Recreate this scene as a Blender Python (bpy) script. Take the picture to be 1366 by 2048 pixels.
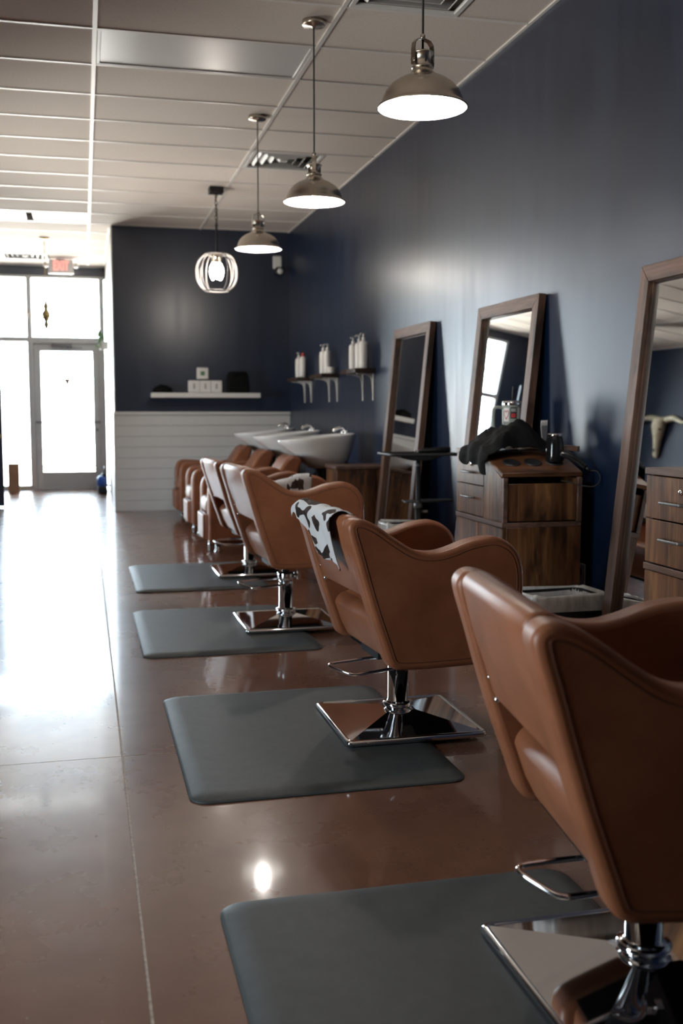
import bpy, bmesh, math, random
from mathutils import Vector, Matrix, noise as mnoise

random.seed(7)
R = math.radians
sc = bpy.context.scene
COL = sc.collection
for o in list(bpy.data.objects):
    bpy.data.objects.remove(o)

# ------------------------------------------------------------------ camera
CAM_H = 1.147
cam_d = bpy.data.cameras.new('camera')
cam_d.sensor_width = 36.0
cam_d.lens = 36.0 * 2100.0 / 2048.0
cam_d.clip_start = 0.05
cam_d.dof.use_dof = True
cam_d.dof.focus_distance = 3.35
cam_d.dof.aperture_fstop = 3.2
cam = bpy.data.objects.new('camera', cam_d)
COL.objects.link(cam)
cam.location = (0, 0, CAM_H)
cam.rotation_euler = (R(90 - 5.548), 0, R(-13.74))
sc.camera = cam

# ------------------------------------------------------------------ world, exposure
world = bpy.data.worlds.new('daylight')
sc.world = world
world.use_nodes = True
bg = world.node_tree.nodes['Background']
# hazy bright sky over sunlit pale ground
wn = world.node_tree
wtc = wn.nodes.new('ShaderNodeTexCoord')
wsx = wn.nodes.new('ShaderNodeSeparateXYZ')
wrp = wn.nodes.new('ShaderNodeValToRGB')
wmr = wn.nodes.new('ShaderNodeMapRange')
wmr.inputs['From Min'].default_value = -0.06
wmr.inputs['From Max'].default_value = 0.06
wn.links.new(wtc.outputs['Generated'], wsx.inputs[0])
wn.links.new(wsx.outputs['Z'], wmr.inputs['Value'])
wn.links.new(wmr.outputs[0], wrp.inputs['Fac'])
wrp.color_ramp.elements[0].color = (0.84, 0.79, 0.73, 1)
wrp.color_ramp.elements[1].color = (0.60, 0.70, 0.79, 1)
wn.links.new(wrp.outputs['Color'], bg.inputs[0])
bg.inputs[1].default_value = 29.0
sc.view_settings.view_transform = 'Standard'
sc.view_settings.look = 'None'
sc.view_settings.exposure = 0.5
sc.view_settings.gamma = 1.0
sc.view_settings.use_curve_mapping = False
sc.cycles.use_denoising = True
sc.cycles.max_bounces = 10
sc.cycles.diffuse_bounces = 5
sc.cycles.glossy_bounces = 5
sc.cycles.transparent_max_bounces = 12
sc.cycles.sample_clamp_indirect = 6.0
sc.cycles.caustics_reflective = False
sc.cycles.caustics_refractive = False

# sampling portals filling the glazed openings (they add no light of their own)
def portal(name, loc, rot, w, h):
    pl = bpy.data.lights.new(name, 'AREA')
    pl.shape = 'RECTANGLE'
    pl.size, pl.size_y = w, h
    pl.cycles.is_portal = True
    po = bpy.data.objects.new(name, pl)
    COL.objects.link(po)
    po.location = loc
    po.rotation_euler = rot
portal('storefront_portal', (-0.66, 15.90, 1.54), (R(-90), 0, 0), 2.2, 3.1)
portal('side_fill_window_portal', (-3.57, 1.85, 1.20), (0, R(-90), 0), 2.1, 1.1)  # this and the next sit in the added, unseen left wall windows
portal('middle_fill_window_portal', (-3.57, 8.70, .875), (0, R(-90), 0), 1.45, 1.4)

# ------------------------------------------------------------------ materials
def new_mat(name):
    m = bpy.data.materials.new(name)
    m.use_nodes = True
    nt = m.node_tree
    b = nt.nodes['Principled BSDF']
    return m, nt, b

def coords(nt, scale=(1, 1, 1), rot=(0, 0, 0), kind='Object'):
    tc = nt.nodes.new('ShaderNodeTexCoord')
    mp = nt.nodes.new('ShaderNodeMapping')
    mp.inputs['Scale'].default_value = scale
    mp.inputs['Rotation'].default_value = rot
    nt.links.new(tc.outputs[kind], mp.inputs['Vector'])
    return mp.outputs['Vector']

def noise_n(nt, vec, scale, detail=4, rough=0.55, dist=0.0):
    n = nt.nodes.new('ShaderNodeTexNoise')
    n.inputs['Scale'].default_value = scale
    n.inputs['Detail'].default_value = detail
    n.inputs['Roughness'].default_value = rough
    n.inputs['Distortion'].default_value = dist
    nt.links.new(vec, n.inputs['Vector'])
    return n.outputs['Fac']

def ramp(nt, fac, stops, interp='LINEAR'):
    r = nt.nodes.new('ShaderNodeValToRGB')
    r.color_ramp.interpolation = interp
    el = r.color_ramp.elements
    while len(el) < len(stops):
        el.new(0.5)
    for e, (p, c) in zip(el, stops):
        e.position = p
        e.color = (c[0], c[1], c[2], 1) if not isinstance(c, (int, float)) else (c, c, c, 1)
    nt.links.new(fac, r.inputs['Fac'])
    return r.outputs['Color']

def mixrgb(nt, fac, a, b, mode='MIX'):
    m = nt.nodes.new('ShaderNodeMixRGB')
    m.blend_type = mode
    for sock, v in ((m.inputs[0], fac), (m.inputs[1], a), (m.inputs[2], b)):
        if isinstance(v, (int, float)):
            sock.default_value = v if sock == m.inputs[0] else (v, v, v, 1)
        elif isinstance(v, tuple):
            sock.default_value = (v[0], v[1], v[2], 1)
        else:
            nt.links.new(v, sock)
    return m.outputs[0]

def bump(nt, b, height, strength=0.2, dist=0.01):
    n = nt.nodes.new('ShaderNodeBump')
    n.inputs['Strength'].default_value = strength
    n.inputs['Distance'].default_value = dist
    nt.links.new(height, n.inputs['Height'])
    nt.links.new(n.outputs['Normal'], b.inputs['Normal'])
    return n

def plain(name, col, rough=0.5, metal=0.0, spec=0.5, var=0.12, vscale=6.0, bmp=0.0, bscale=80.0):
    m, nt, b = new_mat(name)
    v = coords(nt)
    f = noise_n(nt, v, vscale)
    lo = tuple(c * (1 - var) for c in col)
    hi = tuple(min(1, c * (1 + var)) for c in col)
    nt.links.new(ramp(nt, f, [(0.3, lo), (0.7, hi)]), b.inputs['Base Color'])
    b.inputs['Roughness'].default_value = rough
    b.inputs['Metallic'].default_value = metal
    b.inputs['Specular IOR Level'].default_value = spec
    if bmp:
        bump(nt, b, noise_n(nt, v, bscale, 3), bmp, 0.004)
    return m

def emis(name, col, strength):
    m, nt, b = new_mat(name)
    b.inputs['Base Color'].default_value = (0.9, 0.9, 0.9, 1)
    b.inputs['Emission Color'].default_value = (*col, 1)
    b.inputs['Emission Strength'].default_value = strength
    return m

def wood(name, axis, dark, mid, light, scale=1.0, rough=0.5, knots=True):
    m, nt, b = new_mat(name)
    s = [14.0, 14.0, 14.0]
    s[axis] = 1.1
    v = coords(nt, tuple(x * scale for x in s))
    grain = noise_n(nt, v, 1.6, 6, 0.62, 0.6)
    c = ramp(nt, grain, [(0.28, dark), (0.5, mid), (0.72, light)])
    s2 = [9.0, 9.0, 9.0]
    s2[axis] = 3.0
    blot = noise_n(nt, coords(nt, tuple(x * scale for x in s2)), 1.0, 3, 0.6, 0.3)
    if knots:
        c = mixrgb(nt, ramp(nt, blot, [(0.34, 0.85), (0.47, 0.0)]), c, tuple(x * 0.35 for x in dark))
    s3 = [120.0, 120.0, 120.0]
    s3[axis] = 4.0
    fine = noise_n(nt, coords(nt, tuple(x * scale for x in s3)), 1.0, 2)
    c = mixrgb(nt, 0.45, c, ramp(nt, fine, [(0.3, 0.35), (0.7, 1.0)]), 'MULTIPLY')
    nt.links.new(c, b.inputs['Base Color'])
    b.inputs['Roughness'].default_value = rough
    bump(nt, b, fine, 0.12, 0.003)
    return m

M = {}
# tan leather
m, nt, b = new_mat('tan_leather')
v = coords(nt)
c = ramp(nt, noise_n(nt, v, 5.5, 5, 0.6, 0.4), [(0.28, (0.185, 0.062, 0.027)), (0.52, (0.245, 0.086, 0.038)), (0.75, (0.31, 0.118, 0.055))])
nt.links.new(c, b.inputs['Base Color'])
b.inputs['Roughness'].default_value = 0.42
b.inputs['Specular IOR Level'].default_value = 0.45
bump(nt, b, noise_n(nt, v, 260, 3, 0.6), 0.10, 0.002)
M['leather'] = m
M['thread'] = plain('dark_thread', (0.09, 0.032, 0.016), 0.6)
# polished brown concrete
m, nt, b = new_mat('polished_concrete')
v = coords(nt)
big = noise_n(nt, v, 0.9, 4, 0.5, 0.5)
c = ramp(nt, big, [(0.3, (0.130, 0.057, 0.034)), (0.5, (0.175, 0.080, 0.048)), (0.72, (0.222, 0.108, 0.067))])
mott = noise_n(nt, v, 9, 3, 0.5)
c = mixrgb(nt, 0.35, c, ramp(nt, mott, [(0.3, 0.55), (0.7, 1.0)]), 'MULTIPLY')
speck = noise_n(nt, v, 95, 2, 0.5)
c = mixrgb(nt, ramp(nt, speck, [(0.735, 0.0), (0.77, 0.55)]), c, (0.42, 0.33, 0.27))
scr = noise_n(nt, coords(nt, (5, 42, 1), (0, 0, 0.7)), 1.0, 3, 0.5, 0.6)
c = mixrgb(nt, ramp(nt, scr, [(0.76, 0.0), (0.82, 0.2)]), c, (0.40, 0.32, 0.27))
nt.links.new(c, b.inputs['Base Color'])
nt.links.new(ramp(nt, noise_n(nt, v, 3.5, 5, 0.65), [(0.3, 0.26), (0.7, 0.30)]), b.inputs['Roughness'])
nt.links.new(ramp(nt, noise_n(nt, v, 5, 4, 0.6), [(0.3, 0.055), (0.7, 0.08)]), b.inputs['Coat Roughness'])
b.inputs['Coat Weight'].default_value = 0.65
b.inputs['Specular IOR Level'].default_value = 0.12
bump(nt, b, noise_n(nt, v, 7, 3, 0.5), 0.03, 0.02)
M['concrete'] = m
M['joint'] = plain('joint_filler', (0.42, 0.34, 0.28), 0.7, var=0.35, vscale=60, bmp=0.3)
M['pavement'] = plain('pale_pavement', (0.62, 0.62, 0.60), 0.85)

# satin navy wall paint with roller streaks
def navy(name, col, rough, spec=1.0):
    m, nt, b = new_mat(name)
    st = noise_n(nt, coords(nt, (9, 9, 0.7)), 1.0, 4, 0.6, 0.2)
    lo = tuple(x * 0.86 for x in col)
    hi = tuple(x * 1.14 for x in col)
    nt.links.new(ramp(nt, st, [(0.3, lo), (0.7, hi)]), b.inputs['Base Color'])
    nt.links.new(ramp(nt, st, [(0.3, rough - 0.035), (0.7, rough + 0.035)]), b.inputs['Roughness'])
    b.inputs['Specular IOR Level'].default_value = spec
    bump(nt, b, noise_n(nt, coords(nt), 240, 2), 0.06, 0.002)
    return m
M['navy'] = navy('navy_satin_paint', (0.0030, 0.0115, 0.0355), 0.345)
M['navy_flat'] = navy('navy_flat_paint', (0.0030, 0.0115, 0.034), 0.62, 0.3)
M['navy_door'] = navy('navy_door_paint', (0.010, 0.028, 0.075), 0.42)
M['white_paint'] = plain('white_paint', (0.74, 0.73, 0.71), 0.5, var=0.03)
M['shiplap'] = plain('white_shiplap_paint', (0.66, 0.65, 0.63), 0.45, var=0.03)
M['tile'] = plain('ceiling_tile_fibre', (0.78, 0.71, 0.645), 0.9, spec=0.2, var=0.06, vscale=70, bmp=0.35, bscale=140)
M['grid'] = plain('ceiling_grid_enamel', (0.84, 0.81, 0.77), 0.42, var=0.02)
M['lens'] = plain('troffer_acrylic', (0.76, 0.75, 0.74), 0.34, var=0.03, vscale=2)
M['white_metal'] = plain('white_enamel', (0.76, 0.75, 0.73), 0.4, var=0.02)
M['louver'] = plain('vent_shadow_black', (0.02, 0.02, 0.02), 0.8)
M['alu'] = plain('brushed_aluminium_frame', (0.50, 0.50, 0.49), 0.42, 0.35, var=0.04)
M['alu_dark'] = plain('dark_hardware', (0.20, 0.20, 0.20), 0.4, 0.6, var=0.04)
M['chrome'] = plain('chrome', (0.86, 0.86, 0.87), 0.055, 1.0, var=0.01)
M['nickel'] = plain('brushed_nickel', (0.60, 0.535, 0.46), 0.25, 1.0, var=0.06, vscale=12)
nt = M['nickel'].node_tree
tg = nt.nodes.new('ShaderNodeTangent')
tg.direction_type = 'RADIAL'
tg.axis = 'Z'
nt.links.new(tg.outputs[0], nt.nodes['Principled BSDF'].inputs['Tangent'])
nt.nodes['Principled BSDF'].inputs['Anisotropic'].default_value = 0.65
M['brass'] = plain('aged_brass', (0.45, 0.34, 0.16), 0.3, 1.0, var=0.08)
M['cage_metal'] = plain('aged_silver_wire', (0.20, 0.185, 0.18), 0.45, 0.3, var=0.05)
M['black_plastic'] = plain('black_plastic', (0.010, 0.010, 0.011), 0.5, var=0.1)
M['black_gloss'] = plain('black_gloss_plastic', (0.010, 0.010, 0.011), 0.13, var=0.1)
M['black_metal'] = plain('black_powder_coat', (0.012, 0.012, 0.014), 0.6, var=0.1)
M['cord'] = plain('black_cord', (0.018, 0.016, 0.014), 0.7)
M['rubber'] = plain('grey_rubber_mat', (0.036, 0.038, 0.037), 0.58, spec=0.4, var=0.16, vscale=22, bmp=0.12, bscale=220)
M['black_cloth'] = plain('black_cloth', (0.0055, 0.0055, 0.006), 0.9, spec=0.15, var=0.3, vscale=14, bmp=0.3, bscale=300)
M['ceramic'] = plain('white_ceramic', (0.82, 0.82, 0.81), 0.10, var=0.01)
M['bottle'] = plain('white_bottle_plastic', (0.78, 0.77, 0.75), 0.35, var=0.02)
M['red_cap'] = plain('red_cap_plastic', (0.55, 0.06, 0.03), 0.4)
M['paper'] = plain('white_carton', (0.74, 0.73, 0.71), 0.6, var=0.03)
M['print_grey'] = plain('grey_print', (0.35, 0.34, 0.33), 0.6)
M['card'] = plain('brown_cardboard', (0.28, 0.17, 0.10), 0.8)
M['bone'] = plain('old_bone', (0.50, 0.44, 0.32), 0.6, var=0.25, vscale=9, bmp=0.2, bscale=40)
M['horn'] = plain('pale_horn', (0.46, 0.42, 0.30), 0.45, var=0.25, vscale=8)
M['dark_hole'] = plain('dark_socket', (0.015, 0.012, 0.01), 0.9)
M['green_leaf'] = plain('green_leaf', (0.10, 0.20, 0.04), 0.5, var=0.3)
M['blue_plastic'] = plain('blue_plastic', (0.02, 0.09, 0.40), 0.35)
M['sage'] = plain('sage_green_enamel', (0.30, 0.33, 0.29), 0.4)
M['red_ink'] = plain('red_sticker_ink', (0.55, 0.05, 0.06), 0.5)
M['black_ink'] = plain('black_sticker_ink', (0.03, 0.03, 0.03), 0.5)
M['lcd'] = plain('green_lcd', (0.10, 0.22, 0.12), 0.3)
M['walnut_z'] = wood('walnut_frame_upright', 2, (0.045, 0.022, 0.014), (0.115, 0.058, 0.037), (0.20, 0.112, 0.075))
M['walnut_y'] = wood('walnut_frame_rail', 1, (0.045, 0.022, 0.014), (0.115, 0.058, 0.037), (0.20, 0.112, 0.075))
M['rustic_z'] = wood('rustic_brown_upright', 2, (0.030, 0.0110, 0.0050), (0.135, 0.053, 0.019), (0.31, 0.145, 0.052), 0.9, 0.40)
M['rustic_y'] = wood('rustic_brown_edge', 1, (0.055, 0.026, 0.017), (0.115, 0.060, 0.040), (0.18, 0.10, 0.070), 0.9, 0.42, knots=False)
M['rustic_x'] = wood('rustic_brown_top', 0, (0.050, 0.019, 0.009), (0.150, 0.060, 0.025), (0.25, 0.112, 0.048), 0.9, 0.38)
M['shelf_wood'] = wood('dark_shelf_wood', 1, (0.012, 0.007, 0.005), (0.035, 0.019, 0.013), (0.065, 0.036, 0.025))
# mirror
m, nt, b = new_mat('mirror_silver')
b.inputs['Base Color'].default_value = (0.86, 0.88, 0.88, 1)
b.inputs['Metallic'].default_value = 1
b.inputs['Roughness'].default_value = 0.012
M['mirror'] = m
# window glass: clear with a fresnel sheen, lets daylight straight through
m, nt, b = new_mat('window_glass')
nt.nodes.remove(b)
tr = nt.nodes.new('ShaderNodeBsdfTransparent')
tr.inputs[0].default_value = (0.96, 0.98, 0.98, 1)
gl = nt.nodes.new('ShaderNodeBsdfGlossy')
gl.inputs['Roughness'].default_value = 0.02
fr = nt.nodes.new('ShaderNodeFresnel')
fr.inputs[0].default_value = 1.45
mx = nt.nodes.new('ShaderNodeMixShader')
nt.links.new(fr.outputs[0], mx.inputs[0])
nt.links.new(tr.outputs[0], mx.inputs[1])
nt.links.new(gl.outputs[0], mx.inputs[2])
nt.links.new(mx.outputs[0], nt.nodes['Material Output'].inputs[0])
M['glass'] = m
# thin plastic bin liner
m, nt, b = new_mat('clear_bin_liner')
nt.nodes.remove(b)
tr = nt.nodes.new('ShaderNodeBsdfTransparent')
pb = nt.nodes.new('ShaderNodeBsdfPrincipled')
pb.inputs['Base Color'].default_value = (0.80, 0.80, 0.79, 1)
pb.inputs['Roughness'].default_value = 0.22
mx = nt.nodes.new('ShaderNodeMixShader')
f = ramp(nt, noise_n(nt, coords(nt, (30, 30, 9)), 1.0, 4), [(0.3, 0.62), (0.7, 1.0)])
nt.links.new(f, mx.inputs[0])
nt.links.new(tr.outputs[0], mx.inputs[1])
nt.links.new(pb.outputs[0], mx.inputs[2])
nt.links.new(mx.outputs[0], nt.nodes['Material Output'].inputs[0])
M['liner'] = m
# cow print cloth
m, nt, b = new_mat('cow_print_cloth')
v = coords(nt, (1, 1, 1))
n1 = noise_n(nt, coords(nt, (1.2, 0.55, 0.85)), 21, 1.2, 0.4, 0.15)
patch = ramp(nt, n1, [(0.53, 0.0), (0.545, 1.0)])
brown = ramp(nt, noise_n(nt, v, 40, 3), [(0.35, (0.018, 0.014, 0.013)), (0.65, (0.060, 0.036, 0.030))])
c = mixrgb(nt, patch, (0.60, 0.60, 0.61), brown)
nt.links.new(c, b.inputs['Base Color'])
b.inputs['Roughness'].default_value = 0.85
b.inputs['Specular IOR Level'].default_value = 0.2
M['cow'] = m
M['shade_white'] = plain('white_shade_enamel', (0.88, 0.89, 0.90), 0.35, var=0.01)
M['bulb'] = emis('lit_bulb', (1.0, 0.93, 0.84), 440)
M['cage_bulb'] = emis('lit_filament_bulb', (1.0, 0.92, 0.82), 75)
M['exit_red'] = emis('lit_exit_letters', (1.0, 0.16, 0.09), 0.85)

# ------------------------------------------------------------------ geometry helpers
class MB:
    """collects vertices and faces of one mesh"""
    def __init__(self):
        self.v, self.f, self.s = [], [], []
    def add(self, vs, fs, smooth=False):
        k = len(self.v)
        self.v += [tuple(p) for p in vs]
        for f in fs:
            self.f.append(tuple(i + k for i in f))
            self.s.append(smooth)
        return self
    def box(self, x0, x1, y0, y1, z0, z1):
        vs = [(x0, y0, z0), (x1, y0, z0), (x1, y1, z0), (x0, y1, z0), (x0, y0, z1), (x1, y0, z1), (x1, y1, z1), (x0, y1, z1)]
        return self.add(vs, [(3, 2, 1, 0), (4, 5, 6, 7), (0, 1, 5, 4), (1, 2, 6, 5), (2, 3, 7, 6), (3, 0, 4, 7)])
    def obox(self, c, sx, sy, sz, mat):
        vs = []
        for z in (-1, 1):
            for x, y in ((-1, -1), (1, -1), (1, 1), (-1, 1)):
                vs.append(Vector(c) + mat @ Vector((x * sx / 2, y * sy / 2, z * sz / 2)))
        return self.add(vs, [(3, 2, 1, 0), (4, 5, 6, 7), (0, 1, 5, 4), (1, 2, 6, 5), (2, 3, 7, 6), (3, 0, 4, 7)])
    def loft(self, rings, cap=True, closed=True):
        n = len(rings[0])
        vs = [p for r in rings for p in r]
        fs = []
        for i in range(len(rings) - 1):
            for j in range(n if closed else n - 1):
                a, b2 = i * n + j, i * n + (j + 1) % n
                fs.append((a, b2, b2 + n, a + n))
        k = len(self.v)
        self.add(vs, fs, True)
        if cap:
            self.f.append(tuple(k + i for i in reversed(range(n)))); self.s.append(False)
            self.f.append(tuple(k + (len(rings) - 1) * n + i for i in range(n))); self.s.append(False)
        return self
    def lathe(self, prof, c=(0, 0, 0), seg=32, cap=False):
        rings = []
        for r, z in prof:
            rings.append([(c[0] + r * math.cos(2 * math.pi * j / seg), c[1] + r * math.sin(2 * math.pi * j / seg), c[2] + z) for j in range(seg)])
        return self.loft(rings, cap)
    def tube(self, pts, r, seg=8, closed=False, cap=True):
        pts = [Vector(p) for p in pts]
        n = len(pts)
        rr = r if isinstance(r, (list, tuple)) else [r] * n
        rings = []
        ref = None
        for i, p in enumerate(pts):
            if closed:
                t = pts[(i + 1) % n] - pts[i - 1]
            else:
                t = pts[min(i + 1, n - 1)] - pts[max(i - 1, 0)]
            t.normalize()
            if ref is None:
                ref = Vector((0, 0, 1)) if abs(t.z) < 0.9 else Vector((1, 0, 0))
            a = t.cross(ref)
            if a.length < 1e-5:
                a = t.orthogonal()
            a.normalize()
            b2 = a.cross(t).normalized()
            ref = b2
            rings.append([p + (a * math.cos(2 * math.pi * j / seg) + b2 * math.sin(2 * math.pi * j / seg)) * rr[i] for j in range(seg)])
        if closed:
            rings.append(rings[0])
        return self.loft(rings, cap and not closed)
    def prism(self, poly, axis, a, b2):
        """extrude a 2D outline; axis 1: outline in (x, z) extruded along y"""
        def P(u, w, t):
            return {0: (t, u, w), 1: (u, t, w), 2: (u, w, t)}[axis]
        n = len(poly)
        vs = [P(u, w, a) for u, w in poly] + [P(u, w, b2) for u, w in poly]
        fs = [tuple(range(n)), tuple(reversed(range(n, 2 * n)))]
        fs += [(i + n, (i + 1) % n + n, (i + 1) % n, i) for i in range(n)]
        return self.add(vs, fs)
    def grid(self, fn, nu, nv, smooth=True):
        vs = [fn(i / nu, j / nv) for i in range(nu + 1) for j in range(nv + 1)]
        fs = []
        for i in range(nu):
            for j in range(nv):
                a = i * (nv + 1) + j
                fs.append((a, a + 1, a + nv + 2, a + nv + 1))
        return self.add(vs, fs, smooth)

def mesh_of(name, mb, mat):
    me = bpy.data.meshes.new(name)
    me.from_pydata(mb.v, [], mb.f)
    me.polygons.foreach_set('use_smooth', mb.s)
    me.materials.append(mat)
    bm = bmesh.new()
    bm.from_mesh(me)
    bmesh.ops.remove_doubles(bm, verts=bm.verts, dist=1e-6)
    bmesh.ops.recalc_face_normals(bm, faces=bm.faces)
    bm.to_mesh(me)
    bm.free()
    me.update()
    return me

def obj(name, mb, mat, parent=None, bevel=0.0, seg=2, loc=None, solid=0.0, subsurf=0):
    me = mesh_of(name, mb, mat)
    o = bpy.data.objects.new(name, me)
    COL.objects.link(o)
    if parent is not None:
        o.parent = parent
    if loc is not None:
        o.location = loc
    if solid:
        s = o.modifiers.new('thickness', 'SOLIDIFY')
        s.thickness = solid
        s.offset = 0
    if bevel:
        bv = o.modifiers.new('bevel', 'BEVEL')
        bv.width = bevel
        bv.segments = seg
        bv.limit_method = 'ANGLE'
        bv.angle_limit = R(35)
        me.polygons.foreach_set('use_smooth', [True] * len(me.polygons))
        me.set_sharp_from_angle(angle=R(50))
        bv.harden_normals = False
    if subsurf:
        s = o.modifiers.new('subdivision', 'SUBSURF')
        s.levels = s.render_levels = subsurf
    return o

def tag(o, label, cat, group=None):
    o['label'] = label
    o['category'] = cat
    if group:
        o['group'] = group
    return o

def thing(name, label, cat, loc=(0, 0, 0), rz=0.0, group=None):
    o = bpy.data.objects.new(name, None)
    o.empty_display_size = 0.1
    COL.objects.link(o)
    o.location = loc
    o.rotation_euler = (0, 0, rz)
    return tag(o, label, cat, group)

def struct(name, mb, mat, label=None, bevel=0.0):
    o = obj(name, mb, mat, None, bevel)
    o['kind'] = 'structure'
    if label:
        o['label'] = label
    return o

def struct_empty(name, loc=(0, 0, 0), label=None):
    o = bpy.data.objects.new(name, None)
    COL.objects.link(o)
    o.location = loc
    o['kind'] = 'structure'
    if label:
        o['label'] = label
    return o

def inst(src, parent, loc, name=None):
    o = bpy.data.objects.new(name or src.name.split('.')[0], src.data)
    COL.objects.link(o)
    o.parent = parent
    o.location = loc
    return o

def dup(root, loc, rz, label, group=None):
    r = root.copy()
    COL.objects.link(r)
    r.location = loc
    r.rotation_euler = (0, 0, rz)
    r['label'] = label
    if group:
        r['group'] = group
    for ch in list(root.children):
        c = ch.copy()
        COL.objects.link(c)
        c.parent = r
        for g in list(ch.children):
            d = g.copy()
            COL.objects.link(d)
            d.parent = c
    return r

def catmull(pts, n=6, closed=True):
    out = []
    N = len(pts)
    rng = range(N) if closed else range(N - 1)
    for i in rng:
        if closed:
            p0, p1, p2, p3 = pts[i - 1], pts[i], pts[(i + 1) % N], pts[(i + 2) % N]
        else:
            p0, p1, p2, p3 = pts[max(i - 1, 0)], pts[i], pts[i + 1], pts[min(i + 2, N - 1)]
        for k in range(n):
            t = k / n
            out.append(tuple(0.5 * ((2 * b) + (-a + c) * t + (2 * a - 5 * b + 4 * c - d) * t * t + (-a + 3 * b - 3 * c + d) * t ** 3) for a, b, c, d in zip(p0, p1, p2, p3)))
    if not closed:
        out.append(tuple(pts[-1]))
    return out

def inset(poly, d):
    """offset a closed outline inwards"""
    n = len(poly)
    area = sum(poly[i][0] * poly[(i + 1) % n][1] - poly[(i + 1) % n][0] * poly[i][1] for i in range(n))
    s = 1 if area > 0 else -1
    out = []
    for i in range(n):
        a, c = poly[i - 1], poly[(i + 1) % n]
        tx, ty = c[0] - a[0], c[1] - a[1]
        L = math.hypot(tx, ty) or 1
        out.append((poly[i][0] - s * ty / L * d, poly[i][1] + s * tx / L * d))
    return out

def rrect(x0, x1, y0, y1, r, n=6):
    out = []
    for cx, cy, a0 in ((x1 - r, y1 - r, 0), (x0 + r, y1 - r, 90), (x0 + r, y0 + r, 180), (x1 - r, y0 + r, 270)):
        for k in range(n + 1):
            a = R(a0 + 90 * k / n)
            out.append((cx + r * math.cos(a), cy + r * math.sin(a)))
    return out

# ------------------------------------------------------------------ the shell of the room
CEIL = 3.182
WX = 2.35            # navy wall on the right
LX = -3.43           # navy wall on the left
SKULL = (13.52, 2.116)  # height and place of the skull on it
BY = 12.15           # navy back wall behind the wash stations
SY = 15.75           # glazed storefront
NY = -2.60           # wall behind the photographer
EX = 0.335           # free end of the back wall

# floor: slabs between saw cut joints over a paler filler
floor = struct_empty('floor', (0, 0, 0), 'glossy brown polished concrete floor')
obj('joint_filler', MB().box(LX - .1, WX + .1, NY - .1, SY + .12, -0.08, -0.0008), M['joint'], floor)
JX, JY = 0.099, 3.475
xs = [LX - .1, JX, WX + .1]
ys = [NY - .1, JY, SY + .12]
for i in range(2):
    for j in range(2):
        g = 0.0035
        x0, x1 = xs[i] + (g if i else 0), xs[i + 1] - (0 if i else g)
        y0, y1 = ys[j] + (0.0022 if j else 0), ys[j + 1] - (0 if j else 0.0022)
        obj('floor_slab', MB().box(x0, x1, y0, y1, -0.06, 0), M['concrete'], floor)
struct('pavement', MB().box(-3.4, 2.4, SY + .12, SY + 1.3, -0.14, -0.02), M['pavement'], 'pale doorstep outside the storefront')

def wall(name, x0, x1, y0, y1, mat, z0=0, z1=CEIL + .10, label=None):
    return struct(name, MB().box(x0, x1, y0, y1, z0, z1), mat, label)
wall('wall_right', WX, WX + .12, NY, BY, M['navy'], label='long navy satin wall behind the mirrors')
# wall opposite the mirrors, with two unseen windows added for fill light
FILL_WIN = [(1.30, 2.40, 2.25), (8.00, 9.40, 1.60)]
LWZ0 = 0.15
nb = MB()
edge = NY
for a, c, LWZ1 in FILL_WIN:
    nb.box(LX - .12, LX, edge, a, 0, CEIL + .1)
    nb.box(LX - .12, LX, a, c, 0, LWZ0).box(LX - .12, LX, a, c, LWZ1, CEIL + .1)
    edge = c
nb.box(LX - .12, LX, edge, SY, 0, CEIL + .1)
struct('wall_left', nb, M['navy_flat'], 'navy wall opposite the styling stations')
wall('wall_near', LX - .12, WX + .12, NY - .12, NY, M['navy'], label='navy wall behind the camera')
wall('wall_back', EX + .012, WX + .12, BY, BY + .12, M['navy'], label='navy wall behind the wash stations')
wall('wall_return', EX + .012, EX + .13, BY + .12, SY, M['white_paint'], label='white wall running to the storefront')
struct('trim_1', MB().box(EX, EX + .012, BY - .002, BY + .122, 0, CEIL), M['white_paint'], 'white edge of the back wall')
wall('wall_header', LX, EX + .012, SY - .02, SY + .10, M['navy'], 3.05, CEIL + .10, 'navy band above the storefront')
wall('wall_front', LX, -1.74, SY - .02, SY + .10, M['navy'], 0, 3.05, 'navy wall beside the storefront')
wall('wall_partition', -2.25, -1.83, 12.95, 13.07, M['navy'], label='navy partition holding the open door')

# white shiplap wainscot on the back wall
wains = struct_empty('trim_2', (0, 0, 0), 'white shiplap wainscot under the navy back wall')
npl = 9
ph = 1.092 / npl
pk = obj('plank', MB().box(0, WX - EX - .004, -0.016, 0, 0.0015, ph - 0.0015), M['shiplap'], wains, 0.0018, 1, (EX + .002, BY - .001, 0))
for k in range(1, npl):
    o = pk.copy(); COL.objects.link(o); o.location.z = k * ph
obj('ledge', MB().box(EX - .012, WX - .002, BY - .045, BY - .001, 1.093, 1.128), M['shiplap'], wains, 0.005)
obj('corner_strip', MB().box(EX - .011, EX - .001, BY - .018, BY + .12, 0, 1.092), M['shiplap'], wains, 0.002)

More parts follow.
